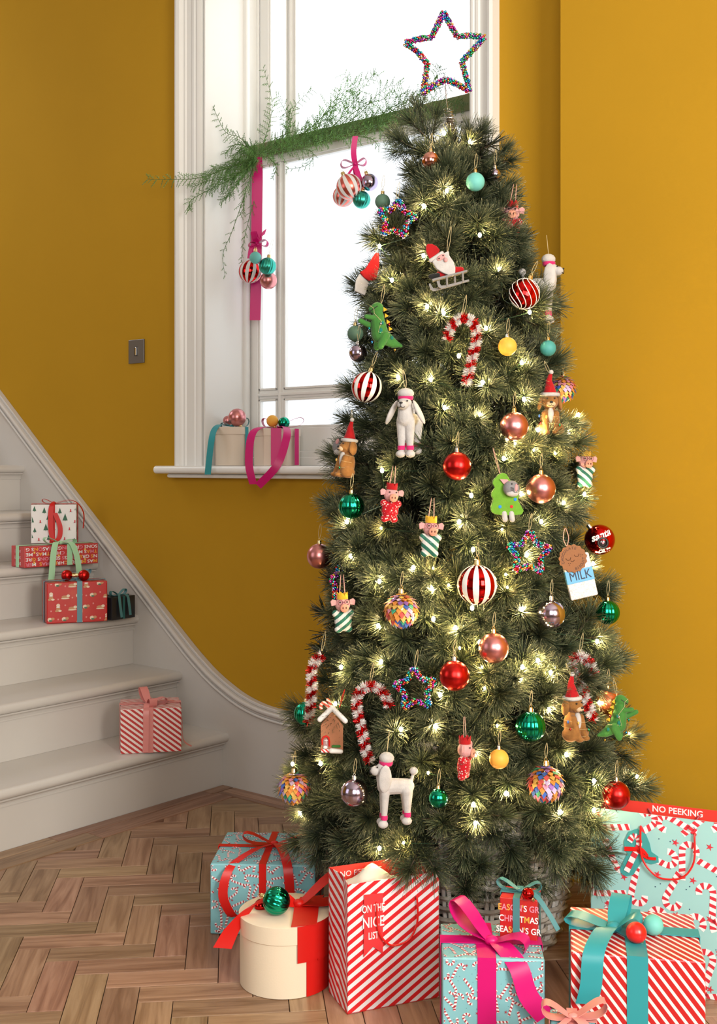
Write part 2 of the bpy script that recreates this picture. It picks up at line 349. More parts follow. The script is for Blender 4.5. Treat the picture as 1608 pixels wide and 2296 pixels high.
def sash(nm, y, x0, x1, z0, z1, mx_, mz, stile, bot, top, mp_, mw=.032):
    s = tag(bpy.data.objects.new(nm, None)); COL.objects.link(s); s.parent = win; T = .042
    P('sash_stile', [(x0, x0+stile, y, y+T, z0, z1)], par=s); P('sash_stile', [(x1-stile, x1, y, y+T, z0, z1)], par=s)
    P('sash_rail', [(x0, x1, y+.001, y+T, z0, z0+bot)], par=s); P('sash_rail', [(x0, x1, y-.001, y+T, z1-top, z1)], par=s)
    xs = [x0+stile]+[v for v in mx_]+[x1-stile]; zs = [z0+bot]+list(mz)+[z1-top]; h = mw/2
    for v in mx_: P('glazing_bar', [(v-h, v+h, y+.006, y+.036, z0+bot, z1-top), (v-h*.35, v+h*.35, y-.002, y+.03, z0+bot, z1-top)], par=s, bev=.003)
    for v in mz: P('glazing_bar', [(x0+stile, x1-stile, y+.007, y+.035, v-h, v+h), (x0+stile, x1-stile, y-.001, y+.03, v-h*.35, v+h*.35)], par=s, bev=.003)
    for i in range(len(xs)-1):
        for j in range(len(zs)-1):
            xa = xs[i]+(h if i else 0); xb = xs[i+1]-(h if i+1 < len(xs)-1 else 0); za = zs[j]+(h if j else 0); zb = zs[j+1]-(h if j+1 < len(zs)-1 else 0)
            P('glazing_bead', [(xa, xa+.008, y+.004, y+.022, za, zb), (xb-.008, xb, y+.004, y+.022, za, zb), (xa, xb, y+.004, y+.022, za, za+.008), (xa, xb, y+.004, y+.022, zb-.008, zb)], par=s, bev=.002)
            P('pane', [(xa, xb, y+.022, y+.026, za, zb)], mp_, 0, par=s)
sash('lower_sash', Y1, XJ-.008, XR, 1.15, 2.215, [-2.775, -1.985], [1.352], .042, .082, .040, m_pane_low)
sash('upper_sash', Y2, XJ-.008, XR, 2.19, ZT, [-2.775, -1.985], [], .042, .04, .05, m_pane_up)
P('meeting_rail', [(XJ-.008, XR, Y1-.012, Y1-.0015, 2.200, 2.252), (XJ-.008, XR, Y1-.0012, Y2+.01, 2.217, 2.252)], mat('sage_green', (.17, .19, .075), .5), .003)  # rail faced in one even sage green
P('sub_sill', [(XJ-.03, WX1, Y1-.02, .34, 1.098, 1.150), (XJ-.03, WX1, Y1-.035, Y1-.019, 1.098, 1.128)], bev=.004)
# sill board with a rounded nose, and the small moulding beneath it
sx0, sx1 = -3.155, -1.69
pr = [(.20, 1.070), (-.055, 1.070)]+[(-.060-.014*math.cos(q*PI/8), 1.084-.014*math.cos(PI*q/8-PI/2+PI/2) if 0 else 1.084-.014*math.cos(PI*q/8)) for q in range(0)]
for k in range(9): q = -PI/2-PI*k/8; pr.append((-.058+.014*math.cos(q), 1.084+.014*math.sin(q)))
pr += [(.20, 1.098)]
b = MB(); b.prism(pr, (WX0, 0, 0), (0,1,0), (0,0,1), (WX1-WX0, 0, 0)); 
b.prism([(min(y, -.0005), z) for y, z in pr], (sx0, 0, 0), (0,1,0), (0,0,1), (WX0-sx0, 0, 0)); b.prism([(min(y, -.0005), z) for y, z in pr], (WX1, 0, 0), (0,1,0), (0,0,1), (sx1-WX1, 0, 0))
b.build('sill_board', m_white, win, smooth=40)
P('sill_moulding', [(sx0+.03, sx1-.03, -.036, -.0005, 1.055, 1.0695)], bev=.006)
# light switch
sw = thing('light_switch', 'square pewter light switch plate on the yellow wall left of the window', 'light switch', (-3.327, -.0005, 1.523))
m_pew = mat('pewter', (.20, .195, .19), .38, metal=.6)
b = MB(); b.box(-.043, .043, -.006, 0, -.044, .044); b.build('plate', m_pew, sw, smooth=0, bevel=.0015)
b = MB(); b.box(-.008, .008, -.0075, -.0055, -.017, .017); b.build('rocker_frame', mat('dark_metal', (.03,.03,.03), .4), sw, smooth=0)
b = MB(); b.box(-.001, .006, -.011, -.007, -.015, .015); b.build('rocker', mat('chrome', (.75,.75,.73), .15, metal=1), sw, smooth=0, bevel=.001)
# ================================================================ the Christmas tree
ZT_ = 2.72; AXP = at(1038, 1043, ZT_); AX, AY = AXP.x, AXP.y; MPP = ZT_/FPX
FW = Vector((CF[0], CF[1], 0)); RT = Vector((CR[0], CR[1], 0)); UPV = Vector((0, 0, 1))
RP = [(235, 20), (300, 62), (360, 120), (450, 165), (600, 214), (750, 240), (900, 262), (1000, 282), (1150, 312), (1300, 332), (1450, 362), (1600, 378), (1750, 405), (1830, 408), (1900, 350), (1960, 250)]
def axx(py): return 1012+(py-250)*.018 if py < 1700 else 1038
def Rpx(py): return float(np.interp(py, [a for a, _ in RP], [b for _, b in RP]))
def zof(py): return EYE-(py-HOR)*MPP
def surf(px, py, k=1.0, dz=0.0):            # world point on the tree's front surface seen at (px, py)
    r = Rpx(py)*k; dx = px-axx(py); q = max(0.0, r*r-dx*dx); return at(px, py, ZT_-math.sqrt(q)*MPP-dz)
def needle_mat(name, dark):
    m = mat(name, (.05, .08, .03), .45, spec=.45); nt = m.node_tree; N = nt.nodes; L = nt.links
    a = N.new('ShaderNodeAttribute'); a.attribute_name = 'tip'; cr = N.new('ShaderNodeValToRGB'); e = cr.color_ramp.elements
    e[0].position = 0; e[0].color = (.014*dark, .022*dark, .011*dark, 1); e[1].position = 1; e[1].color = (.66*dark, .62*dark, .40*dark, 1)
    x = e.new(.55); x.color = (.058*dark, .078*dark, .040*dark, 1); x = e.new(.88); x.color = (.25*dark, .26*dark, .14*dark, 1)  # natural pale tips; roots and middle darkened further as painted crevice shade
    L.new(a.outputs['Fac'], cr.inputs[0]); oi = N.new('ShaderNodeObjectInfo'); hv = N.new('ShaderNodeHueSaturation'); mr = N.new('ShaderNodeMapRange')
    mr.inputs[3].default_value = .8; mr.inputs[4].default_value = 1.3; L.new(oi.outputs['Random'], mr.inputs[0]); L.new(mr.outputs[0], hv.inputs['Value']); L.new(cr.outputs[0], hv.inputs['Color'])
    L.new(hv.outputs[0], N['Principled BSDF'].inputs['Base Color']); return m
m_need = needle_mat('fir_needles', 1.0); m_needin = needle_mat('shaded_fir_needles', .30)  # second copy darkened overall, shade of the gaps put into its colour
m_bark = mat('twig_bark', (.075, .05, .028), .8); m_trunk = mat('trunk_bark', (.06, .045, .03), .9, bump=.4, bscale=60)
def np_mesh(name, V, F4, tip, mats, mi):
    me = bpy.data.meshes.new(name); me.vertices.add(len(V)); me.vertices.foreach_set('co', V.astype(np.float32).ravel())
    n = len(F4); me.loops.add(n*F4.shape[1]); me.loops.foreach_set('vertex_index', F4.astype(np.int32).ravel()); me.polygons.add(n)
    me.polygons.foreach_set('loop_start', np.arange(0, n*F4.shape[1], F4.shape[1], dtype=np.int32)); me.polygons.foreach_set('material_index', mi.astype(np.int32))
    me.update(calc_edges=True); at_ = me.attributes.new('tip', 'FLOAT', 'POINT'); at_.data.foreach_set('value', tip.astype(np.float32))
    for m in mats: me.materials.append(m)
    return me
def nrm(a): return a/np.maximum(np.linalg.norm(a, axis=1, keepdims=True), 1e-9)
def needles(P0, D, Ln, wid, sides=3):      # prisms from P0 along D
    n = len(P0); ref = nrm(rng.normal(size=(n, 3))); e = nrm(np.cross(D, ref)); f = np.cross(D, e); V = []; T = []
    bend = P0+D*Ln[:, None]+np.array([0,0,1])*(Ln*rng.normal(.02, .05, n))[:, None]
    for (Q, ww, t) in ((P0, wid, 0.), (bend, wid*.55, 1.)):
        for k in range(sides):
            a = 2*PI*k/sides if sides > 2 else PI*k; V.append(Q+(e*math.cos(a)+f*math.sin(a))*(ww[:, None]/2)); T.append(np.full(n, t))
    V = np.stack(V, 1).reshape(-1, 3); T = np.stack(T, 1).ravel(); b = np.arange(n)[:, None]*(2*sides); F = []
    if sides > 2:
        for k in range(sides): F.append(b+np.array([k, (k+1) % sides, sides+(k+1) % sides, sides+k]))
    else: F.append(b+np.array([0, 1, 3, 2]))
    return V, np.stack(F, 1).reshape(-1, 4), T
def twig_needles(pts, n, Ls, rnd, tipfrac=.25):
    pts = np.array(pts); seg = np.linspace(0, 1, len(pts)); t = rnd.uniform(.10, 1, n)**.7; nt_ = int(n*tipfrac); t[:nt_] = rnd.uniform(.95, 1, nt_)
    P0 = np.stack([np.interp(t, seg, pts[:, i]) for i in range(3)], 1); ax = pts[-1]-pts[0]; ax = ax/np.linalg.norm(ax)
    rd = nrm(rnd.normal(size=(n, 3))); rd = nrm(rd-(rd@ax)[:, None]*ax); ang = rnd.uniform(28, 68, n)*PI/180; ang[:nt_] = rnd.uniform(0, 60, nt_)*PI/180
    D = np.cos(ang)[:, None]*ax+np.sin(ang)[:, None]*rd
    return P0, D, rnd.uniform(.75, 1.1, n)*Ls
def branch_mesh(seed, n, sides, wid, mats, Ls=.041, L0=.17):
    rnd = np.random.default_rng(seed); rd = random.Random(seed); Vs = []; Fs = []; Ts = []; Ms = []; o = 0
    tw = []; bend = rd.uniform(-.02, .03); main = [(0, 0, 0), (bend*.3, 0, L0*.35), (bend*.8, 0, L0*.7), (bend, rd.uniform(-.01, .01), L0)]; tw.append((main, 1.0))
    for k in range(2):
        a = rd.uniform(0, 2*PI); t = rd.uniform(.45, .70); b0 = np.array(main[1])*(1-t)+np.array(main[2])*t; ln = rd.uniform(.055, .085)
        d = np.array([math.cos(a)*.75, math.sin(a)*.75, .8]); d = d/np.linalg.norm(d); tw.append(([tuple(b0), tuple(b0+d*ln*.5), tuple(b0+d*ln+np.array([0,0,.006]))], .38))
    b = MB()
    for pts, wgt in tw: b.tube(pts, [.0022*(1-.5*i/len(pts)) for i in range(len(pts))], 4)
    F = np.array([f for f in b.F if len(f) == 4]); Vs.append(np.array(b.V)); Fs.append(F); Ts.append(np.zeros(len(b.V))); Ms.append(np.ones(len(F))); o = len(b.V)
    tot = sum(w for _, w in tw)
    for pts, wgt in tw:
        P0, D, Ln = twig_needles(pts, int(n*wgt/tot), Ls, rnd); V, F, T = needles(P0, D, Ln, np.full(len(P0), wid), sides); T = T*rnd.uniform(.45, 1.0, len(P0)).repeat(2*sides)
        Vs.append(V); Fs.append(F+o); Ts.append(T); Ms.append(np.zeros(len(F))); o += len(V)
    return np.concatenate(Vs), np.concatenate(Fs), np.concatenate(Ts), np.concatenate(Ms), mats
tree = thing('christmas_tree', 'tall bushy artificial fir tree hung with ornaments and lights, standing in the basket', 'christmas tree', (AX, AY, .02))
TO = Vector((AX, AY, .02))
b = MB(); b.tube([(0, 0, -.0), (0, 0, 1.0), (-.02, 0, 1.60), tuple(surf(1016, 290, 0)-TO)], [.022, .018, .012, .008], 10); b.build('trunk', m_trunk, tree)
VAR = []
for i in range(9):
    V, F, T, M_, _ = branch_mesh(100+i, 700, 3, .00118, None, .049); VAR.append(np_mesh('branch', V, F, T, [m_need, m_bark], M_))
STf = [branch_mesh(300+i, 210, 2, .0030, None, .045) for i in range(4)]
def leanmat(root, d, roll):
    q = d.to_track_quat('Z', 'Y'); return Matrix.Translation(root) @ (q @ Quaternion((0,0,1), roll)).to_matrix().to_4x4()
LI = '996,299 1054,318 1002,428 951,462 1160,473 1076,527 851,552 950,573 1120,604 879,628 958,687 995,702 1090,736 1188,700 1029,798 1170,813 893,846 966,851 1082,858 997,914 1175,895 1076,930 1207,964 1275,969 1297,930 1137,984 1016,988 1155,995 1130,1028 1197,1009 1245,1017 857,1055 1057,1111 1169,1108 778,1170 855,1184 1030,1170 1264,1128 1214,1170 1126,1187 787,1247 927,1273 1061,1232 972,1274 1181,1244 851,1303 968,1319 1134,1288 1138,1317 1006,1312 1059,1363 972,1388 848,1403 1171,1366 1330,1264 1311,1108 1022,1408 855,1484 765,1496 1031,1453 1076,1440 1081,1496 1206,1481 1235,1508 1171,1496 1339,1438 1167,1524 1087,1543 987,1558 752,1578 1231,1591 976,1628 899,1635 1115,1627 1270,1692 1067,1691 719,1712 960,1733 1135,1779 1062,1804 1066,1846 905,1890 851,1902 1257,1821 1332,1751 1332,1817 1271,1892 1428,1741 673,1822 1411,1645 656,1713 1344,1576'
LP = [tuple(map(int, s.split(','))) for s in LI.split()]
random.seed(21)
def seen_at(p): q = Vector((p.x, p.y-CAMY, 0)); t = q.dot(FW); return CXP+FPX*q.dot(RT)/t, HOR-FPX*(p.z-EYE)/t, t
OPEN = [(1345, 1210, 34), (716, 1247, 28), (1363, 1373, 30), (803, 770, 34), (1297, 1283, 48), (1382, 1782, 32), (1390, 1595, 42), (1176, 659, 34), (659, 1767, 36), (823, 868, 36), (1229, 781, 16), (1313, 1045, 30), (781, 1010, 40), (1233, 912, 50), (890, 492, 45), (676, 1600, 20), (700, 1540, 45), (850, 732, 45), (788, 1135, 28)]
front = []; back = []; tips = []
for (px, py) in LP:                                        # a tuft behind every bulb
    if py < 310: continue
    p = surf(px, py, .955); c = Vector((AX, AY, p.z)); hd = (p-c); hd.z = 0; hd.normalize(); d = (hd+UPV*random.uniform(.0, .45)-FW*.35).normalized()
    tips.append(p); front.append((p-d*.172, d, random.uniform(0, 6.28), py))
NB = 450; ys = []; 
cum = np.cumsum([Rpx(y)+35 for y in range(335, 1925)]); cum = cum/cum[-1]
for i in range(NB):
    py = 335+float(np.searchsorted(cum, (i+.5)/NB)); th = i*2.399963+random.uniform(-.12, .12)       # angle 0 = towards the camera
    r = Rpx(py)*MPP; up = np.interp(py, [260, 500, 1200, 1700, 1900], [.9, .50, .30, .05, -.5])+random.uniform(-.22, .22)
    hd = -FW*math.cos(th)+RT*math.sin(th); d = (hd+UPV*up).normalized(); tipr = r*random.uniform(.76, 1.03)-.022
    L0 = .17; base = Vector((AX, AY, 0))+RT*((axx(py)-1038)*MPP); tip = base+hd*tipr+UPV*(zof(py)); root = tip-d*L0
    if min((tip-q).length for q in tips) < .042: continue
    sx_, sy_, st_ = seen_at(tip)
    if math.cos(th) > -.2 and any(math.hypot(sx_-a, sy_-c) < r_+34 and st_ < ZT_-math.sqrt(max(0, Rpx(c)**2-(a-axx(c))**2))*MPP+.06 for a, c, r_ in OPEN): continue
    (front if math.cos(th) > -.32 else back).append((root, d, random.uniform(0, 6.28), py))
keep = front[:len(tips)]; rest_ = sorted(front[len(tips):], key=lambda q: (q[0]-Vector((AX, AY, 0))).dot(FW)); front = keep+rest_
print('front branches', len(front), 'back', len(back))
back += front[296:]; front = front[:296]
for k, (px, py, dx, dz) in enumerate([(955, 292, -.45, 1), (935, 325, -.9, .7), (1080, 326, .45, 1), (1108, 350, .9, .7)]): front.append((surf(px, py, .5)-Vector((0,0,.0))-(RT*dx+UPV*dz).normalized()*.11, (RT*dx+UPV*dz).normalized(), k, py))
for k, (root, d, ro, py) in enumerate(front):
    o = bpy.data.objects.new('branch', VAR[k % 9]); COL.objects.link(o); o.parent = tree; o.matrix_local = leanmat(root-TO, d, ro)
    s = random.uniform(.9, 1.08)*(1 if py > 420 else .9); o.scale = (s, s, s)
# back of the tree and the inner growth, in needles darkened for shade: too many and too hidden to pick apart
Vs = []; Fs = []; Ts = []; Ms = []; o_ = 0
def put(src, M4):
    global o_
    V, F, T, M_, _ = src; m3 = np.array(M4.to_3x3()); V = V@m3.T+np.array(M4.translation); Vs.append(V); Fs.append(F+o_); Ts.append(T); Ms.append(M_); o_ += len(V)
for k, (root, d, ro, py) in enumerate(back): put(STf[k % 4], leanmat(root-TO, d, ro))
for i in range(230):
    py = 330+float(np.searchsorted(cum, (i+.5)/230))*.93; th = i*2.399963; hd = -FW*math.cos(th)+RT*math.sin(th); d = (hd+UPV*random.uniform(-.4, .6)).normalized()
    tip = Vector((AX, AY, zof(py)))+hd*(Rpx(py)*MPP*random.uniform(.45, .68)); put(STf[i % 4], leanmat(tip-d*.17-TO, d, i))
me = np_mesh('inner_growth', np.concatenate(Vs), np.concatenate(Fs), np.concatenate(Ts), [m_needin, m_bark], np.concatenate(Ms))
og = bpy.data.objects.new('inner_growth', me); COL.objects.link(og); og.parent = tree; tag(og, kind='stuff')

# ---------------------------------------------------------------- string lights
DIM = {(1016,988), (1155,995), (1245,1017), (972,1274), (1134,1288), (1138,1317), (1006,1312), (1087,1543), (1081,1496), (1031,1453), (1115,1627), (960,1733), (905,1890), (1411,1645), (1126,1187), (855,1184), (1197,1009)}
ls_ = thing('fairy_light_string', 'string of small warm white fairy lights wound around the fir tree', 'fairy lights', (AX, AY, .02))
m_bulb = mat('lit_bulb', (1, .9, .7), .3, emit=(1, .80, .45), es=60); m_wire = mat('green_wire', (.02, .05, .025), .5)
bb_ = MB(); bb_.ell((0,0,0), (.0042, .0042, .0055), n=8); bo = None
pl = bpy.data.lights.new('bulb_glow', 'POINT'); pl.energy = BULB_W; pl.color = (1, .72, .30); pl.shadow_soft_size = .006
pl2 = bpy.data.lights.new('bulb_glow_dim', 'POINT'); pl2.energy = BULB_W*.45; pl2.color = (1, .66, .2); pl2.shadow_soft_size = .005
pos = []
for (px, py) in LP:
    p = surf(px, py, .962, 0.004)-TO; pos.append(p)
    if bo is None: bo = bb_.build('bulb', m_bulb, ls_); o = bo
    else: o = bo.copy(); COL.objects.link(o)
    o.location = p; s = .62 if (px, py) in DIM else 1; o.scale = (s, s, s)
    l = bpy.data.objects.new('bulb_glow', pl2 if (px, py) in DIM else pl); COL.objects.link(l); l.parent = ls_; l.location = p-(FW*.006)
wr = MB(); order = sorted(pos, key=lambda p: -round(p.z/.09)*10+(1 if round(p.z/.09) % 2 else -1)*p.dot(RT))
for a, c in zip(order[:-1], order[1:]):
    inn = ((a+c)/2)*1.0; q = Vector((inn.x, inn.y, 0)); mid = Vector((q.x*.8, q.y*.8, inn.z-.015)); wr.tube(smoothpts([a, a.lerp(mid, .5)-Vector((0,0,.004)), mid, c.lerp(mid, .5), c], 3), .0009, 4)
wr.build('wire', m_wire, ls_)

# ---------------------------------------------------------------- the wicker basket
BC = Vector((AX, AY, 0))+RT*((1062-1038)*MPP); bk = thing('wicker_basket', 'large round whitewashed wicker basket that holds the tree', 'basket', BC)
def wick(name, c1, c2):
    m = mat(name, c1, .7, bump=.3, bscale=90); nt = m.node_tree; N = nt.nodes; L = nt.links; tc = N.new('ShaderNodeTexCoord'); n = N.new('ShaderNodeTexNoise'); n.inputs['Scale'].default_value = 22; n.inputs['Detail'].default_value = 6
    L.new(tc.outputs['Object'], n.inputs[0]); cr = N.new('ShaderNodeValToRGB'); e = cr.color_ramp.elements; e[0].position = .38; e[0].color = (*c1, 1); e[1].position = .62; e[1].color = (*c2, 1); L.new(n.outputs[0], cr.inputs[0]); L.new(cr.outputs[0], N['Principled BSDF'].inputs['Base Color']); return m
m_wk = wick('whitewashed_willow', (.20, .165, .13), (.52, .48, .43)); m_wk2 = wick('pale_willow_stakes', (.46, .43, .40), (.66, .64, .62))
HB = .335; NS = 30; rb = lambda z: .185+.075*(z/HB)**.8
b = MB()
for k in range(NS):
    for dd in (-.006, .006):
        a = 2*PI*k/NS; pts = [((rb(z))*math.cos(a)-dd*math.sin(a), rb(z)*math.sin(a)+dd*math.cos(a), z) for z in np.linspace(.004, HB, 9)]; b2 = MB(); b2.tube(pts, .0052, 6); b2.build('stake', m_wk2, bk)
nr = 0; z = .010
while z < HB:
    tr_ = .0056+.0012*math.sin(nr*2.1); pts = []; sg = 1 if nr % 2 else -1
    for k in range(NS*6):
        a = 2*PI*k/(NS*6); pts.append(((rb(z)+sg*.0085*math.cos(a*NS/2*1.0))*math.cos(a+nr*0), (rb(z)+sg*.0085*math.cos(a*NS/2))*math.sin(a), z+.0012*math.sin(a*5+nr)))
    b = MB(); b.tube(pts, tr_, 5, closed=True); b.build('willow_row', m_wk, bk); z += .0135+.001*math.sin(nr*1.7); nr += 1
for k, s in ((0, 0), (1, PI)):
    b = MB(); b.tube([((rb(HB)+.008*math.sin(9*a+s))*math.cos(a), (rb(HB)+.008*math.sin(9*a+s))*math.sin(a), HB+.008+.008*math.cos(9*a+s)) for a in [2*PI*i/160 for i in range(160)]], .0085, 6, closed=True); b.build('rim_braid', m_wk, bk)
b = MB(); b.lathe([(.17, .01), (.172, .012)], 24); b.build('base_disc', m_wk, bk)
b = MB(); b.lathe([(.10, .0125), (.10, .10), (.03, .11), (.024, .12)], 16); b.build('stand_pot', mat('dark_plastic', (.02,.02,.02), .5), tree)
# ================================================================ ornaments on the tree
def met(n, c, r=.3, **k): return mat(n, c, r, metal=1, **k)
m_gold = met('gold_cap', (.80, .62, .30), .25); m_silv = met('silver_cap', (.75, .74, .72), .2); m_string = mat('gold_thread', (.55, .45, .25), .6)
m_twine = mat('red_white_twine', (.62, .35, .28), .8); m_black = mat('black_thread', (.012, .011, .012), .5)
BK = dict(rose=met('rose_satin', (.68, .27, .27), .32), rosegold=met('rose_gold_gloss', (.80, .36, .30), .10), red=met('red_satin', (.62, .022, .02), .28), redgloss=met('red_gloss', (.60, .012, .012), .08),
  mint=mat('mint_matte', (.16, .52, .47), .55, spec=.3), teal=mat('teal_matte', (.055, .30, .29), .6), yellow=mat('mustard_matte', (.86, .42, .06), .5, spec=.3), lilac=met('lilac_gloss', (.50, .42, .58), .16),
  green=met('emerald_gloss', (.012, .34, .20), .16), teal_s=met('seafoam_satin', (.05, .42, .33), .32), white=mat('white_glitter_paint', (.82, .80, .78), .7, bump=.5, bscale=900), dgreen=mat('sage_matte', (.10, .20, .14), .6), coral=met('coral_satin', (.85, .20, .16), .3),
  orange=met('copper_satin', (.85, .26, .12), .3), redball=mat('red_lacquer', (.70, .012, .01), .3, spec=.6))
def felt(n, c, vary=.10): return mat(n, c, .95, spec=.15, bump=.35, bscale=420, vary=vary, vscale=60, sheen=.25)
class Fig:
    def __init__(s, name, label, cat, ax, ay, dz=.02, group=None, t=None, yaw=0, tilt=0, kk=1.0, model=False):
        if t is None:
            r = Rpx(ay)*kk; dx = ax-axx(ay); t = ZT_-math.sqrt(max(0, r*r-dx*dx))*MPP-dz
        s.ax, s.ay, s.t, s.k = ax, ay, t, t/FPX; s.root = thing(name, label, cat, at(ax, ay, t), 0, group)
        s.root.rotation_euler = (Matrix.Rotation(YAW, 3, 'Z') @ Matrix.Rotation(R(tilt), 3, 'Y') @ Matrix.Rotation(R(yaw), 3, 'Z')).to_euler()
    def q(s, x, y, d=0): return Vector(((x-s.ax)*s.k, d*s.k, -(y-s.ay)*s.k))     # a point given as in the photo, d = mm towards the wall
    def v(s, x, f, z): return Vector((x*s.k, -f*s.k, z*s.k))                       # canonical: x right, f towards the viewer, z up
    def ball(s, b, p, r, m=0, ang=0, n=14):
        r = (r,)*3 if isinstance(r, (int, float)) else r
        return b.ell(p, tuple(a*s.k for a in r), m, Quaternion((0,1,0), R(ang)) if ang else None, n)
    def limb(s, b, p, q_, ra, rb, m=0): return b.cap(p, q_, ra*s.k, rb*s.k, m)
    def out(s, b, name, m, rem=0, **kw): return b.build(name, m, s.root, smooth=kw.pop('smooth', 60), remesh=rem*s.k if rem else 0, **kw)
    def loop(s, p, up=45, dx=0, m=None, sp=6, r=.0005):
        b = MB(); p = Vector(p); u = p+Vector((dx, 4, up))*s.k; b.tube(smoothpts([p+Vector((-1,0,0))*s.k*.5, p.lerp(u, .45)-Vector((sp*.5,0,0))*s.k, u, p.lerp(u, .45)+Vector((sp*.5,0,0))*s.k, p+Vector((1,0,0))*s.k*.5], 4), r, 4)
        b.build('hanging_thread', m or m_string, s.root)
def sph(r, n=12): return [(max(1e-5, r*math.sin(PI*i/n)), -r*math.cos(PI*i/n)) for i in range(n+1)]
def bauble(px, py, r, kind, label, dz=.03, tilt=0, style='plain', capm=None, t=None, group='glass baubles on the tree', string=1, kk=1.0, cat='bauble'):
    f = Fig('bauble', label, cat, px, py, dz, group, t, tilt=tilt, kk=kk); k = f.k; b = MB(); rr = r*k
    if style == 'plain': b.lathe(sph(rr, 20), 36); f.out(b, 'ball', BK[kind])
    elif style == 'ribbed': b.lathe(sph(rr, 20), 96, rib=lambda a, z: 1-.045*(1-abs(math.cos(a*8)))); f.out(b, 'ball', BK[kind])
    elif style == 'striped': b.lathe(sph(rr, 20), 80, mf=lambda kk_, i: 1 if kk_ % 8 < 4 else 0); f.out(b, 'ball', [BK['redgloss'] if kind != 'coral' else BK['coral'], BK['white']])
    elif style == 'swirl':
        b.lathe(sph(rr, 14), 28); f.out(b, 'ball', BK['redgloss'], smooth=0)
        for j in range(10):
            c = MB(); pts = []
            for i in range(15): th = PI*(i+.3)/15; a = 2*PI*j/10+1.1*th; pts.append((1.008*rr*math.sin(th)*math.cos(a), 1.008*rr*math.sin(th)*math.sin(a), rr*1.008*math.cos(th)))
            c.tube(pts, .0011, 4); f.out(c, 'spiral_line', BK['white'])
    elif style == 'foil':
        b.lathe(sph(rr*.86, 10), 20); f.out(b, 'ball', m_gold); c = MB(); rd = random.Random(int(px)); fr_ = 13
        for i in range(1, fr_):
            th = PI*i/fr_; nn_ = max(4, int(19*math.sin(th)))
            for j in range(nn_):
                a = 2*PI*(j+.5*(i % 2))/nn_; L_ = rr*.40; W_ = rr*.36
                P_ = lambda t_, a_, q: Vector((q*math.sin(t_)*math.cos(a_), q*math.sin(t_)*math.sin(a_), q*math.cos(t_)))
                da = W_/2/max(rr*math.sin(th), rr*.2); dt = L_/2/rr; lift = rd.uniform(1.0, 1.13)
                v4 = [P_(th-dt, a, rr*.88), P_(th, a-da, rr*.95), P_(th+dt*1.1, a, rr*lift), P_(th, a+da, rr*.95)]; th_ = [p*.985 for p in v4]
                c.add(v4+th_, [(0,1,2,3), (7,6,5,4), (0,4,5,1), (1,5,6,2), (2,6,7,3), (3,7,4,0)], rd.choice([0,0,1,1,2,3,4,5,6,7]))
        o = f.out(c, 'foil_scales', FOIL, smooth=0); o['kind'] = 'stuff'
    b = MB(); cw = max(4.2, r*.17)*k; chh = max(7.5, r*.30)*k; z0 = rr*.965
    b.lathe([(cw*.9, z0), (cw*1.05, z0+chh*.15), (cw, z0+chh*.2), (cw*.95, z0+chh*.8), (cw*.8, z0+chh)], 14, rib=lambda a, z: 1+.05*math.cos(8*a)); f.out(b, 'cap', capm or m_gold)
    b = MB(); b.tube([(cw*.5*math.cos(a), 0, z0+chh+cw*.45+cw*.5*math.sin(a)) for a in [2*PI*i/10 for i in range(10)]], .0005, 4, closed=True); f.out(b, 'ring', capm or m_gold)
    if string: f.loop((0, 0, z0+chh+cw*.7), 34, 3)
    return f
FOIL = [mat(n_+'_foil', c_, .3, metal=.45, bump=.6, bscale=900) for n_, c_ in (('orange', (.80, .30, .06)), ('gold', (.82, .50, .12)), ('pink', (.78, .30, .42)), ('purple', (.36, .16, .52)), ('blue', (.06, .16, .58)), ('green', (.06, .38, .22)), ('red', (.68, .10, .08)), ('lilac', (.60, .46, .72)))]
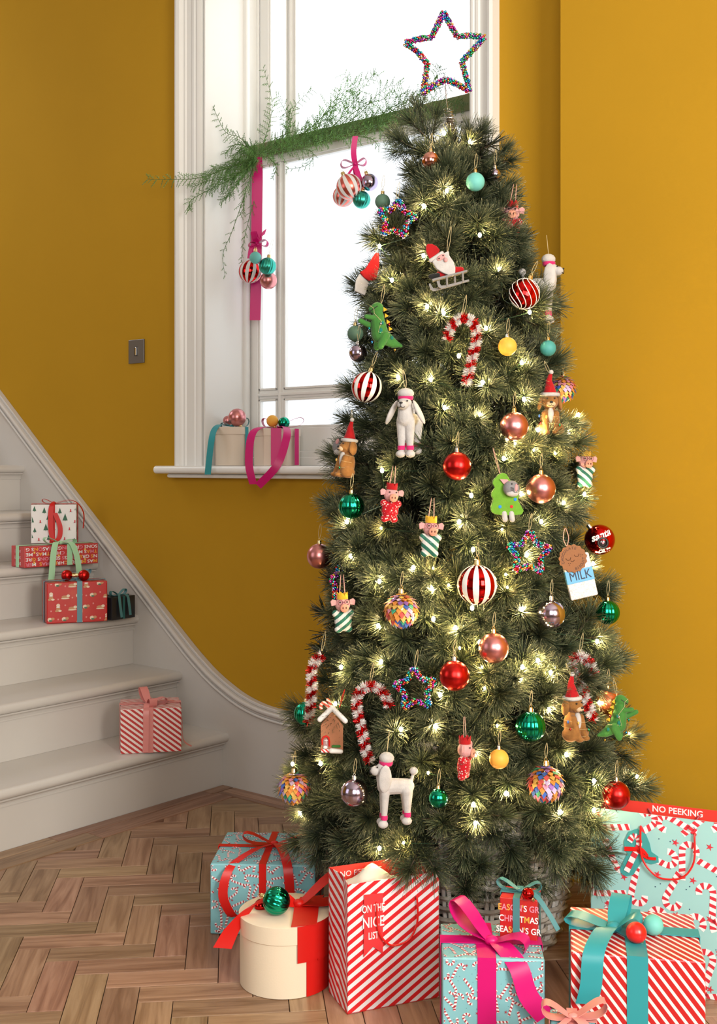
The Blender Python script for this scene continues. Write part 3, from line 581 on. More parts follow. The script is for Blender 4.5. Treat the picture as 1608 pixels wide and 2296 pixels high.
for a in [
 (966, 360, 20, 'rosegold', 'small glossy rose gold bauble hanging at the very top left of the tree', .02, 0, 'plain'),
 (1066, 408, 21, 'mint', 'small matte mint bauble near the tree top, right of the rose gold one', .03, 0, 'plain'),
 (1110, 391, 13, 'lilac', 'tiny lilac bauble half buried in needles right of the mint bauble', -.01, 0, 'plain'),
 (858, 452, 17, 'dgreen', 'dull sage green bauble hidden behind the top left beaded star', -.03, 0, 'plain'),
 (1176, 659, 34, 'redgloss', 'faceted red bauble with thin white spiral lines, below the poodle head', .02, 20, 'swirl'),
 (1138, 777, 21, 'yellow', 'matte mustard yellow bauble right of the upper tinsel cane', .03, 0, 'plain'),
 (1229, 781, 18, 'teal', 'matte teal bauble at the right edge beside the upper yellow bauble', .0, 0, 'plain'),
 (797, 748, 18, 'dgreen', 'sage green bauble at the left edge below the green dinosaur arms', -.02, 0, 'plain'),
 (803, 792, 20, 'lilac', 'greyish lilac bauble at the left edge beneath the sage one', -.03, 0, 'plain'),
 (823, 868, 35, 'redgloss', 'red and white striped bauble at the left edge beside the window', .0, 14, 'striped'),
 (1153, 956, 32, 'rose', 'satin rose bauble left of the puppy in a red hat', .03, 0, 'plain'),
 (1263, 872, 30, 'x', 'colourful foil scale bauble behind the upper right puppy', -.04, 0, 'foil'),
 (1025, 1045, 32, 'red', 'satin red bauble in the tree middle below and right of the poodle', .04, 0, 'plain'),
 (1213, 1096, 33, 'rose', 'satin rose bauble right of the cat in the felt tree', .03, 0, 'plain'),
 (788, 1135, 29, 'green', 'emerald ribbed bauble on the left below the window sill', .0, 0, 'ribbed'),
 (716, 1247, 28, 'rose', 'satin rose bauble sticking out at the left edge of the tree', -.02, 0, 'plain'),
 (1070, 1311, 45, 'redgloss', 'largest red and white striped bauble in the centre of the tree', .04, 0, 'striped'),
 (900, 1369, 39, 'x', 'colourful foil scale bauble right of the lower yellow crown pig', .03, 0, 'foil'),
 (1236, 1377, 32, 'lilac', 'glossy lilac bauble below the milk carton ornament', .03, 0, 'plain'),
 (1363, 1373, 27, 'green', 'emerald ribbed bauble at the right edge below the milk carton', .04, 0, 'ribbed'),
 (1107, 1453, 34, 'rose', 'satin rose bauble below the large striped bauble', .04, 0, 'plain'),
 (1019, 1515, 34, 'red', 'satin red bauble right of the lower beaded star', .04, 0, 'plain'),
 (1363, 1575, 30, 'orange', 'copper pink bauble behind the green dinosaur at the lower right', -.01, 0, 'plain'),
 (1190, 1629, 34, 'green', 'large emerald ribbed bauble left of the lowest puppy', .04, 0, 'ribbed'),
 (686, 1600, 27, 'green', 'emerald ribbed bauble behind the tinsel cane at the far left', .0, 0, 'ribbed'),
 (1119, 1702, 22, 'yellow', 'matte mustard yellow bauble low on the tree right of the small pig', .04, 0, 'plain'),
 (659, 1767, 35, 'x', 'colourful foil scale bauble at the lower left corner of the tree', .0, 0, 'foil'),
 (795, 1778, 31, 'lilac', 'glossy lilac bauble left of the lowest poodle', .03, 0, 'plain'),
 (983, 1790, 22, 'green', 'small plain emerald bauble right of the lowest poodle', .03, 0, 'plain'),
 (1224, 1757, 41, 'x', 'largest colourful foil scale bauble at the lower right of the tree', .03, 0, 'foil'),
 (1382, 1782, 31, 'red', 'satin red bauble hanging over the big blue gift bag', .055, 0, 'plain')]:
    bauble(a[0], a[1], a[2], a[3], a[4], a[5], a[6], a[7], capm=m_silv if a[3] in ('red', 'lilac', 'yellow') else None)
def sphere_text(f, name, body, size, m, r, cx, cz, ang, bold=.0006, shear=.35):
    o = text(name, body, size, m, f.root, (0,0,0), (0,0,0), .0, bold=bold); me = o.data; ca, sa = math.cos(R(ang)), math.sin(R(ang))
    for v in me.vertices:
        x, y = v.co.x+v.co.y*shear, v.co.y; X = cx+x*ca-y*sa; Z = cz+x*sa+y*ca; q = max(0, r*r-X*X-Z*Z); v.co = (X, -math.sqrt(q)*1.006, Z)
    return o
m_wtxt = mat('white_print', (.9, .89, .86), .5)
f = bauble(1345, 1210, 34, 'redgloss', 'glossy red bauble lettered in white with a black lens at the right edge', .05, -28, 'plain', capm=m_silv)
f.root.rotation_euler = (0, 0, YAW); k = f.k; rr = 34*k
for c in f.root.children:
    if c.name.split('.')[0] in ('cap', 'ring', 'hanging_thread'): c.rotation_euler = (0, R(-38), 0)
b = MB(); pts = [(10.5*math.cos(a)*k, -33.6*k, 10.5*math.sin(a)*k-5*k) for a in [2*PI*i/24 for i in range(24)]]; b.tube(pts, 2.6*k, 8, closed=True); f.out(b, 'lens_ring', m_black)
b = MB(); b.ell((0, -31.5*k, -5*k), (9*k, 3*k, 9*k)); f.out(b, 'lens', mat('dark_lens', (.02,.015,.02), .05, coat=1)); b = MB(); b.ell((0, -34.2*k, -5*k), (3*k, 1.5*k, 3*k)); f.out(b, 'lens_glint', mat('lens_pink', (.5,.25,.3), .3))
sphere_text(f, 'lettering', 'santa', 22*k, m_wtxt, rr, -2*k, 12*k, 22); sphere_text(f, 'lettering', 'cam', 17*k, m_wtxt, rr, 6*k, -21*k, 14)

# ---- beaded wire stars
BEAD = [met('bead_pink', (.75, .06, .35), .2), met('bead_blue', (.04, .25, .75), .2), met('bead_teal', (.03, .5, .5), .2), met('bead_gold', (.85, .5, .1), .2), met('bead_red', (.7, .04, .04), .2), met('bead_purple', (.3, .07, .55), .2), met('bead_green', (.06, .5, .2), .2), met('bead_silver', (.7, .62, .7), .2)]
def star_path(ro, ri, n=14, skew=0):
    P_ = []
    for i in range(10):
        a = PI/2+i*PI/5+R(skew); r = ro if i % 2 == 0 else ri; P_.append(Vector((r*math.cos(a), 0, r*math.sin(a))))
    out = []
    for i in range(10):
        for k_ in range(n): out.append(P_[i].lerp(P_[(i+1) % 10], k_/n))
    return out
def bead_mesh(path, N, rad, br, seed, name='beads'):
    rd = random.Random(seed); b = MB(); ico = bmesh.new(); bmesh.ops.create_icosphere(ico, subdivisions=1, radius=1); iv = [v.co.copy() for v in ico.verts]; ifc = [tuple(v.index for v in f_.verts) for f_ in ico.faces]; ico.free()
    n = len(path)
    for i in range(N):
        t = (i+rd.random())/N*n; p = path[int(t) % n].lerp(path[(int(t)+1) % n], t % 1); d = (path[(int(t)+1) % n]-path[int(t) % n]).normalized(); e = d.cross(Vector((0,1,0))); a = i*2.4+rd.uniform(-.4, .4)
        c = p+(e*math.cos(a)+Vector((0,1,0))*math.sin(a))*rad*rd.uniform(.7, 1.15); s_ = br*rd.uniform(.85, 1.15); b.add([c+v*s_ for v in iv], ifc, rd.randrange(8))
    return b
def bead_star(px, py, r, label, N=250, dz=.03, skew=0, ri=.5, t=None, cat='star ornament', yaw=0, kk=1):
    f = Fig('beaded_star', label, cat, px, py, dz, 'beaded wire stars on the tree', t, yaw=yaw, kk=kk); k = f.k; path = star_path(r*k*.93, r*k*ri, skew=skew)
    o = f.out(bead_mesh(path, N, 4.9*k, 3.8*k, px), 'beads', BEAD, smooth=80); o['kind'] = 'stuff'
    b = MB(); b.tube(path, .0012, 5, closed=True); f.out(b, 'wire_frame', m_silv); f.loop((0, 0, r*k*.93), 40, 6); return f
bead_star(890, 492, 48, 'beaded multicoloured wire star at the upper left edge of the tree', dz=.02, skew=-8)
bead_star(1187, 1241, 54, 'beaded multicoloured wire star around a light left of the milk carton', dz=.04, skew=-2)
bead_star(931, 1545, 52, 'beaded multicoloured wire star between lower tinsel cane and red bauble', dz=.04, skew=4)
bead_star(762, 1306, 40, 'beaded multicoloured star almost hidden above the lower left pig', dz=-.06, N=240, yaw=60)
f = Fig('beaded_star', 'large beaded multicoloured star topper on a wire above the tree', 'star topper', 1000, 118, 0, None, ZT_); k = f.k
path = [f.q(x, y) for x, y in [(995, 28), (1008, 52), (1024, 82), (1056, 80), (1087, 84), (1062, 110), (1036, 138), (1044, 170), (1053, 205), (1025, 188), (1000, 178), (972, 192), (948, 210), (954, 176), (958, 142), (938, 118), (908, 96), (938, 88), (968, 84), (982, 55)]]
fine = []
for i in range(len(path)):
    for j in range(7): fine.append(path[i].lerp(path[(i+1) % len(path)], j/7))
o = f.out(bead_mesh(fine, 820, 5.2*k, 3.1*k, 3), 'beads', BEAD, smooth=80); o['kind'] = 'stuff'
b = MB(); b.tube(fine, .0012, 5, closed=True); f.out(b, 'wire_frame', m_silv)
b = MB(); b.tube([f.q(999, 180), f.q(1000, 215), f.q(1004, 246)], .0011, 6); f.out(b, 'wire_stem', m_silv)
b = MB(); pts = []
for i in range(200):
    u = i/199; y = 246+74*u**1.25; r = (9+10*max(0, u-.25)) if u > .05 else 4; a = 2*PI*9.5*u; pts.append(f.q(1003+14*u+r*math.cos(a), y+2.5*math.sin(a), r*math.sin(a)))
b.tube(pts, .0011, 5); f.out(b, 'wire_spring', m_silv)
b = MB(); b.tube([f.q(1006, 262), f.q(1012, 285), f.q(1018, 330)], [6*k, 8*k, 12*k], 10); b.build('leader', m_bark, f.root)
mlead = STf[0]; V_, F_, T_, M2_, _ = mlead
me = np_mesh('leader_needles', V_*np.array([.20, .20, .34]), F_, T_, [m_need, m_bark], M2_); o = bpy.data.objects.new('leader_needles', me); COL.objects.link(o); o.parent = f.root; o.location = f.q(1019, 335); o['kind'] = 'stuff'

# ---- tinsel candy canes
TIN = [met('red_tinsel', (.72, .015, .02), .25), mat('white_tinsel', (.85, .80, .80), .35, spec=.8)]
def tinsel_cane(px, py, pts, label, dz=.035, N=3600, band=15, hid=0):
    f = Fig('tinsel_candy_cane', label, 'candy cane', px, py, dz, 'tinsel candy canes on the tree'); k = f.k; P_ = smoothpts([f.q(x, y, d if len(q) > 2 else 0) for q in pts for x, y, d in [(q+(0,))[:3]]], 8)
    L_ = [0]; 
    for a, c in zip(P_[:-1], P_[1:]): L_.append(L_[-1]+(c-a).length)
    b = MB(); b.tube(P_, 1.6*k, 6); f.out(b, 'core', TIN[0]); n = N; t = rng.uniform(0, L_[-1], n); PP = np.array(P_); P0 = np.stack([np.interp(t, L_, PP[:, i]) for i in range(3)], 1)
    T2 = np.stack([np.interp(np.minimum(t+.002, L_[-1]), L_, PP[:, i]) for i in range(3)], 1)-P0; T2 = nrm(T2+1e-7); D = nrm(rng.normal(size=(n, 3))); D = nrm(D-(D*T2).sum(1)[:, None]*T2*.75)
    V, F, T = needles(P0, D, rng.uniform(9, 15.5, n)*k, np.full(n, .0009), 2); ph = (t/k+ (D[:, 0]*6)) % (2*band) < band
    me = np_mesh('tinsel', V, F, T, TIN, np.where(ph, 0, 1)); o = bpy.data.objects.new('tinsel', me); COL.objects.link(o); o.parent = f.root; o['kind'] = 'stuff'; f.loop(max(P_, key=lambda p: p.z)+Vector((0,0,8*k)), 45, 8)
tinsel_cane(1045, 785, [(1003, 762), (1010, 735), (1030, 715), (1052, 716), (1067, 735), (1068, 765), (1060, 800), (1052, 835), (1045, 862)], 'red and white tinsel candy cane in the upper middle of the tree')
tinsel_cane(830, 1620, [(873, 1585), (862, 1556), (840, 1540), (815, 1543), (800, 1565), (803, 1600), (812, 1640), (820, 1680), (829, 1708)], 'red and white tinsel candy cane left of the lower beaded star', N=3900)
tinsel_cane(705, 1545, [(722, 1468), (706, 1485), (698, 1505), (700, 1540), (697, 1570), (695, 1600), (692, 1622)], 'red and white tinsel candy cane at the lower left edge of the tree', dz=.0)
tinsel_cane(1310, 1550, [(1330, 1515, -4), (1325, 1490), (1303, 1472), (1285, 1480), (1284, 1505, 6), (1302, 1530, 6), (1312, 1560, 4), (1322, 1590), (1332, 1615)], 'red and white tinsel candy cane behind the lowest puppy on the right', dz=.015)

# ---- felt figures
fw = felt('white_felt', (.50, .475, .465)); fp = felt('hot_pink_felt', (.58, .03, .15)); fbr = felt('brown_felt', (.27, .12, .035), .25); fbl = felt('pale_brown_felt', (.62, .42, .26)); fr_ = felt('red_felt', (.38, .012, .015)); fpk = felt('pink_felt', (.62, .31, .31)); fsn = felt('peach_felt', (.66, .28, .19))
fyl = felt('yellow_felt', (.66, .38, .03)); fgr = felt('grass_green_felt', (.055, .19, .040)); flime = felt('lime_felt', (.15, .34, .035)); fgy = felt('grey_felt', (.22, .21, .22)); fdk = felt('teal_felt', (.02, .17, .13))
def eye(f, b, x, fo, z, r=1.8, m=0): f.ball(b, f.v(x, fo, z), r, m, n=8)
def poodle(px, py, h, label, yaw, tilt=0, dz=.03, kk=1.0, spread=0):
    f = Fig('poodle_ornament', label, 'dog ornament', px, py, dz, 'felt poodle ornaments on the tree', yaw=yaw, tilt=tilt, kk=kk); s = h/161; f.k *= s; z0 = 80; v = lambda x, fo, z: f.v(x, fo, z-z0)
    b = MB(); f.limb(b, v(0, 16, 92), v(0, -32, 93), 19, 17); f.limb(b, v(0, 19, 95), v(0, 22, 132), 17, 13); f.ball(b, v(0, 25, 131), (15, 15, 14)); f.ball(b, v(0, 40, 126), (11, 13, 11))
    for x in (-1, 1):
        f.limb(b, v(8*x, 18, 86), v(9*x, 17, 20), 11, 6); f.limb(b, v(9*x, -31, 86), v(10*x, -35, 28), 14, 6)
        f.ball(b, v(10*x, 19, 10), (10, 12, 9)); f.ball(b, v(10*x, -34, 18), (10, 12, 9))
    f.limb(b, v(0, -40, 98), v(0, -45, 120), 4, 3.5); f.ball(b, v(0, -46, 127), (10, 10, 9)); f.out(b, 'body', fw, rem=1.5)
    for x in (-1, 1):
        b = MB(); c = v((17+spread*.5)*x, 21, 112-spread*.1); b.ell(c, (5*f.k, 15*f.k, 31*f.k), rot=Quaternion((0,1,0), R(-x*spread))); f.out(b, 'ear', fw)
        b = MB(); b.lathe([(7.6*f.k, 0), (7.8*f.k, 4*f.k), (7.6*f.k, 10*f.k)], 14, v(9*x, 17, 20)); f.out(b, 'leg_band', fp); b = MB(); b.lathe([(7.6*f.k, 0), (7.8*f.k, 4*f.k), (7.6*f.k, 10*f.k)], 14, v(10*x, -35, 28)); f.out(b, 'leg_band', fp)
    b = MB(); f.ball(b, v(0, 17, 155), (17, 17, 13)); f.out(b, 'topknot', fw); b = MB(); b.lathe([(13.5*f.k, 0), (15.5*f.k, 4*f.k), (15.5*f.k, 9*f.k)], 20, v(0, 18, 139)); f.out(b, 'headband', fp)
    b = MB()
    for x in (-1, 1): f.ball(b, v(9*x, 38.5, 136), 2, n=8)
    f.out(b, 'eyes', m_black); b = MB(); f.ball(b, v(0, 52.5, 131), (4, 2.5, 2.6), n=8); f.out(b, 'nose', m_black)
    b = MB(); b.tube([v(-7, 50, 121.5), v(-4, 52, 119.5), v(0, 53.5, 122), v(4, 52, 119.5), v(7, 50, 121.5)], .8*f.k, 5); b.tube([v(0, 53.6, 128), v(0, 53.8, 122)], .8*f.k, 5); f.out(b, 'mouth', m_black); f.loop(v(0, 17, 167), 45, -6); return f
poodle(915, 953, 150, 'white felt poodle facing forward in the upper middle of the tree', -20, spread=22).root.scale = (1.22, 1.05, 1)
poodle(880, 1775, 162, 'white felt poodle in profile facing left at the bottom of the tree', -82, 3)
poodle(1214, 652, 150, 'white felt poodle facing right behind the spiral lined red bauble', 76, dz=-.03)
def dog(px, py, h, label, yaw, tilt=0, dz=.03, kk=1.0):
    f = Fig('puppy_ornament', label, 'dog ornament', px, py, dz, 'felt puppies in santa hats on the tree', yaw=yaw, tilt=tilt, kk=kk); f.k *= h/147; z0 = 66; v = lambda x, fo, z: f.v(x, fo, z-z0)
    b = MB(); f.ball(b, v(0, 0, 34), (23, 20, 33)); f.ball(b, v(0, 2, 78), (20, 19, 18)); f.ball(b, v(0, 14, 74), (15, 12, 12))
    for x in (-1, 1): f.ball(b, v(19*x, 6, 15), (13, 20, 15)); f.limb(b, v(12*x, 12, 50), v(10*x, 23, 12), 8, 7); f.ball(b, v(10*x, 26, 7), (8, 11, 6))
    f.out(b, 'body', fbr, rem=1.5); b = MB(); f.ball(b, v(0, 14, 44), (8, 8, 21)); f.out(b, 'chest_patch', fw); b = MB(); f.ball(b, v(0, 21, 71), (11, 8, 7)); f.out(b, 'muzzle', fbl)
    for x in (-1, 1):
        b = MB(); b.ell(v(22*x, -1, 75), (5.5*f.k, 11*f.k, 18*f.k), rot=Quaternion((0,1,0), R(-x*10))); f.out(b, 'ear', fbr)
    b = MB(); f.ball(b, v(0, 29, 75), (4, 2.5, 3), n=8); f.out(b, 'nose', m_black); b = MB()
    for x in (-1, 1): f.ball(b, v(8.5*x, 20.5, 84), 2, n=8)
    f.out(b, 'eyes', m_black); b = MB(); b.tube([v(-6, 27, 68), v(-3, 28.5, 66.5), v(0, 29, 69), v(3, 28.5, 66.5), v(6, 27, 68)], .7*f.k, 5); f.out(b, 'mouth', m_black)
    b = MB(); b.tube([v(0, 0, 93), v(0, 0, 110), v(-2, 0, 125), v(2, 0, 140)], [17*f.k, 11*f.k, 7*f.k, 4*f.k], 14); f.out(b, 'hat', fr_)
    b = MB(); b.tube([v(19*math.cos(a), 17*math.sin(a), 93) for a in [2*PI*i/20 for i in range(20)]], 4.6*f.k, 8, closed=True); f.out(b, 'hat_brim', fw); b = MB(); f.ball(b, v(3, 0, 144), 5.5); f.out(b, 'pompom', fw)
    b = MB(); pts = []
    for i in range(60): a = 2*PI*3.2*i/59; z = 8+50*i/59; r = 25+4*math.sin(a*2); pts.append(v(r*math.cos(a), (r-1)*math.sin(a)+5, z))
    b.tube(pts, .3*f.k, 4); f.out(b, 'light_wire', m_string)
    for i, m_ in enumerate([FOIL[4], BEAD[6], BEAD[4], FOIL[1], FOIL[4]]): b = MB(); p = pts[[8, 21, 27, 43, 46][i]]; f.ball(b, p-Vector((0, 2*f.k, 2*f.k)), (2.4, 2.4, 4), n=8); f.out(b, 'tiny_bulb', m_)
    f.loop(v(0, 0, 140), 30, -12); return f
dog(1233, 912, 146, 'brown felt puppy facing forward in a red hat at the upper right', -2, dz=.01)
dog(781, 1012, 134, 'brown felt puppy in a red hat facing left at the left edge by the sill', -62, 6, dz=.0)
dog(1284, 1592, 150, 'brown felt puppy in a red hat facing right at the lower right', 38, -2, dz=.035)
def knit(n, c1, c2, per, ang): m = stripe_mat(n, c1, c2, per, ang, .5, .9, 'Object'); return m
m_kg = knit('green_white_knit', (.015, .12, .08), (.60, .58, .55), .0135, R(52)); m_kg2 = knit('green_white_knit_reversed', (.015, .12, .08), (.60, .58, .55), .0135, R(128))
def checks(n, c1, c2, sc):
    m = felt(n, c1, 0); nt = m.node_tree; N = nt.nodes; L = nt.links; tc = N.new('ShaderNodeTexCoord'); mp = N.new('ShaderNodeMapping'); mp.inputs['Rotation'].default_value = (0, R(35), 0); ck = N.new('ShaderNodeTexVoronoi'); ck.distance = 'MANHATTAN'; ck.inputs['Scale'].default_value = sc; ck.inputs['Randomness'].default_value = .5
    cr = N.new('ShaderNodeValToRGB'); cr.color_ramp.interpolation = 'CONSTANT'; cr.color_ramp.elements[0].color = (*c2, 1); cr.color_ramp.elements[1].position = .47; cr.color_ramp.elements[1].color = (*c1, 1)
    L.new(tc.outputs['Object'], mp.inputs[0]); L.new(mp.outputs[0], ck.inputs['Vector']); L.new(ck.outputs['Distance'], cr.inputs[0]); L.new(cr.outputs[0], N['Principled BSDF'].inputs['Base Color']); return m
m_kr = checks('red_white_fair_isle_knit', (.42, .010, .018), (.62, .52, .50), 210)
def pig(px, py, h, label, yaw, kind, tilt=0, dz=.03, kk=1.0):
    f = Fig('pig_ornament', label, 'pig ornament', px, py, dz, 'felt pigs in paper crowns on the tree', yaw=yaw, tilt=tilt, kk=kk); f.k *= h/92; z0 = 45; v = lambda x, fo, z: f.v(x, fo, z-z0)
    b = MB(); f.ball(b, v(0, 0, 28), (21, 14, 25)); 
    for x in (-1, 1): f.ball(b, v(11*x, 0, 8), (10, 9, 9)); f.ball(b, v(17*x, 2, 44), (9, 9, 9))
    f.out(b, 'sweater', (None, m_kg, m_kg2)[kind] if kind else m_kr, rem=1.4); b = MB(); f.ball(b, v(0, 1, 64), (18, 16, 17)); f.ball(b, v(1, 12, 60), (11, 8, 10)); f.out(b, 'head', fpk, rem=1.4)
    b = MB(); b.lathe([(9.5*f.k, 0), (10*f.k, 2*f.k), (8.5*f.k, 4*f.k), (.01*f.k, 4.2*f.k)], 18, v(1, 18, 58), fr=Matrix.Rotation(PI/2, 3, 'X')); f.out(b, 'snout', fsn)
    b = MB(); 
    for x in (-1, 1): f.ball(b, v(1+3.6*x, 22.3, 58.5), (1.7, 1, 2.6), n=8)
    f.out(b, 'nostrils', mat('dark_brown', (.10, .02, .01), .6)); b = MB()
    for x in (-1, 1): f.ball(b, v(8*x, 16, 71), 1.9, n=8)
    f.out(b, 'eyes', m_black)
    for x in (-1, 1): b = MB(); b.prism([(0, -6), (11, -8), (13, 3), (8, 8), (-1, 5)][::1], v(16*x, 4, 70), (x*f.k, 0, 0), (0, 0, f.k), (0, -3*f.k, 0)); f.out(b, 'ear', fpk, bevel=.0012)
    b = MB(); n = 28; vs_ = []
    for q_ in (0, 1):
        for i in range(n): a = 2*PI*i/n; r = 13-q_*1.2; vs_ += [v(r*math.cos(a), r*math.sin(a), 77), v(r*math.cos(a), r*math.sin(a), 93 if i % 4 == 0 else 90 if i % 4 != 2 else 85)]
    b.add(vs_, [((2*i), (2*((i+1) % n)), (2*((i+1) % n)+1), (2*i+1)) for i in range(n)]+[(2*n+2*i, 2*n+2*i+1, 2*n+2*((i+1) % n)+1, 2*n+2*((i+1) % n)) for i in range(n)]+[(2*i+1, 2*((i+1) % n)+1, 2*n+2*((i+1) % n)+1, 2*n+2*i+1) for i in range(n)]); f.out(b, 'crown', fyl if kind else fr_, smooth=0)
    if kind:
        b = MB(); 
        for x in (-1, 1): b.tube([v(8*x+5.5*math.cos(a), 18, 71+5.5*math.sin(a)) for a in [2*PI*i/16 for i in range(16)]], .55*f.k, 4, closed=True)
        b.tube([v(-2.5, 18, 71), v(0, 19, 72), v(2.5, 18, 71)], .55*f.k, 4); f.out(b, 'glasses', mat('wine_wire', (.18, .02, .05), .4))
    b = MB(); b.tube([v(-9, 15, 54), v(-6, 17.5, 50), v(0, 18.5, 48), v(6, 17.5, 50)], .6*f.k, 4); f.out(b, 'mouth', m_black)
    for x in (-6, 6): f.loop(v(x, 0, 91), 42, -x*.5+2, m_twine, 1)
    return f
pig(876, 1128, 88, 'pink felt pig in a red crown and red knitted wrap, left middle', 12, 0, 5)
pig(965, 1204, 92, 'pink felt pig in a yellow crown and green striped wrap, tree centre', 10, 1, 3)
pig(769, 1374, 90, 'pink felt pig in a yellow crown and green striped wrap, far lower left', 10, 2, -2, dz=.02)
pig(1041, 1700, 96, 'pink felt pig in a red crown turned right, low on the tree', 62, 0, 2)
pig(1147, 497, 90, 'pink felt pig with red knitted wrap half hidden near the tree top right', -10, 0, 4, dz=-.03)
pig(1312, 1052, 84, 'pink felt pig with glasses peeking out at the right edge', 14, 1, 2, dz=-.01)
def dino(px, py, flip, label, dz=.03, s=1.0, tilt=0):
    f = Fig('dinosaur_ornament', label, 'dinosaur ornament', px, py, dz, 'green felt dinosaurs on the tree', tilt=tilt); f.k *= s; q = lambda x, y, d=0: Vector(((x-850)*flip*f.k, d*f.k, -(y-730)*f.k))
    b = MB(); f.ball(b, q(846, 689), (15, 12, 14)); f.ball(b, q(836, 691), (10, 9, 9)); f.limb(b, q(848, 705), q(848, 722), 13, 16); f.limb(b, q(848, 722), q(852, 748), 17, 20); f.limb(b, q(862, 755), q(882, 768), 17, 11); f.limb(b, q(882, 768), q(900, 774), 11, 4)
    f.limb(b, q(840, 712, -9), q(821, 709, -12), 6.5, 5.5); f.limb(b, q(830, 728, 3), q(808, 717, 0), 7, 6); f.limb(b, q(864, 752, -14), q(853, 776, -16), 10, 8); f.limb(b, q(850, 756, 10), q(845, 776, 8), 10, 8); f.out(b, 'body', fgr, rem=1.5)
    for i, (x, y) in enumerate([(860, 692), (863, 706), (867, 720), (872, 736)]): b = MB(); b.prism([(0, -5), (9, 0), (0, 6)], q(x, y, -2), (flip*f.k, 0, 0), (0, 0, f.k), (0, 4*f.k, 0)); f.out(b, 'back_spike', fyl, bevel=.0008)
    for x, y, r in ((854, 740, 4.2), (879, 757, 3.6), (858, 724, 3)): b = MB(); f.ball(b, q(x, y, -18 if x < 870 else -13), (r, 2, r+1)); f.out(b, 'spot', fdk)
    b = MB(); b.tube([q(830, 697, -9), q(838, 691, -11), q(847, 685, -12)], .9*f.k, 5); f.out(b, 'mouth', m_black); b = MB(); b.tube([q(829, 684, -8), q(838, 690, -12), q(839, 702, -12), q(855, 720, -18), q(848, 745, -21), q(880, 745, -14)], .5*f.k, 4); f.out(b, 'light_wire', m_string)
    for i, (x, y) in enumerate([(854, 726), (852, 746), (834, 766), (873, 727), (886, 784), (828, 735)]): b = MB(); f.ball(b, q(x, y, -19 if i < 2 else -8), (2.6, 2.4, 3.6), n=8); f.out(b, 'tiny_bulb', [BEAD[7], BEAD[6], BEAD[1], BEAD[4], BEAD[3], BEAD[2]][i])
    f.loop(q(855, 678), 45, 8*flip); return f
dino(850, 732, 1, 'green felt dinosaur facing left at the upper left of the tree', s=.99)
dino(1388, 1608, -1, 'green felt dinosaur facing right at the lower right edge', dz=.08, s=.92)
# santa on a sled
f = Fig('santa_ornament', 'felt santa with white beard lying on a grey wooden sled', 'santa ornament', 1000, 598, .04); Q = lambda x, y, d=0: f.q(930+x/11.49, 510+y/11.49, d)
def outline(f, Q, pts, d0, d1, name, m, rem=1.5):
    b = MB(); P3 = [Q(x, y, 0) for x, y in pts]; b.prism([(p.x, p.z) for p in P3], (0, d0*f.k, 0), (1,0,0), (0,0,1), (0, (d1-d0)*f.k, 0)); return f.out(b, name, m, rem=rem)
outline(f, Q, [(450,900),(560,1080),(700,1170),(860,1240),(990,1262),(1040,1180),(1045,1050),(1000,900),(890,740),(870,610),(800,650),(700,690),(560,790)], -8, 6, 'beard', fw)
outline(f, Q, [(390,830),(290,620),(290,480),(330,430),(440,430),(560,490),(650,590),(620,650),(540,720)], -6, 8, 'hat', fr_)
b = MB(); f.limb(b, Q(410, 860, -4), Q(700, 665, -4), 4.6, 4.2); f.out(b, 'hat_brim', fw); b = MB(); f.ball(b, Q(670, 790, -8.5), (11, 3.5, 6), ang=-33); f.out(b, 'face', fpk)
b = MB(); f.ball(b, Q(790, 855, -11), (4.6, 4, 5.2)); f.out(b, 'nose', fpk); b = MB(); f.ball(b, Q(620, 825, -12), 1.8, n=8); f.ball(b, Q(722, 748, -12), 1.8, n=8); f.out(b, 'eyes', m_black)
b = MB(); f.limb(b, Q(640, 1190, 8), Q(860, 1120, 12), 7, 12); f.limb(b, Q(860, 1110, 12), Q(1210, 1070, 6), 12, 6); f.out(b, 'coat', fr_, rem=1.5); b = MB(); f.limb(b, Q(420, 1270, 0), Q(600, 1225, 0), 6, 5); f.out(b, 'boots', felt('black_felt', (.02,.02,.02)))
m_sled = mat('grey_painted_wood', (.20, .185, .175), .6)
for d in (-7, 9):
    b = MB(); dx, dy = (0, 0) if d < 0 else (-190, 40)
    b.prism([(p.x, p.z) for p in [Q(x+dx, y+dy) for x, y in [(560,1400),(600,1380),(630,1440),(680,1510),(800,1500),(1390,1350),(1400,1400),(820,1560),(680,1590),(600,1540)]]][::-1], (0, d*f.k, 0), (1,0,0), (0,0,1), (0, 2.5*f.k, 0)); f.out(b, 'runner', m_sled, smooth=0)
    for x, y in ((820, 1400), (1230, 1300)): b = MB(); f.limb(b, Q(x+dx, y-110+dy, d+1), Q(x+10+dx, y+120+dy, d+1), 2.4, 2.4); f.out(b, 'strut', m_sled)
b = MB(); b.prism([(p.x, p.z) for p in [Q(x, y) for x, y in [(440,1345),(1345,1105),(1350,1150),(460,1395)]]][::-1], (0, -8*f.k, 0), (1,0,0), (0,0,1), (0, 20*f.k, 0)); f.out(b, 'deck', m_sled, smooth=0)
f.loop(Q(840, 640, 0), 60, 9, m_string)
# half hidden gnome-like santa at the left edge
f = Fig('santa_ornament', 'felt santa with tall red hat mostly hidden at the left edge', 'santa ornament', 822, 618, -.02); Q = lambda x, y, d=0: f.q(770+x/14.6, 550+y/14.6, d)
outline(f, Q, [(530,900),(700,800),(830,600),(1000,330),(1060,250),(1170,270),(1180,700),(1080,1130),(850,1190),(680,1080)], -8, 8, 'hat', fr_); outline(f, Q, [(530,930),(400,1160),(360,1500),(700,1650),(850,1230),(680,1080)], -6, 6, 'beard', fw)
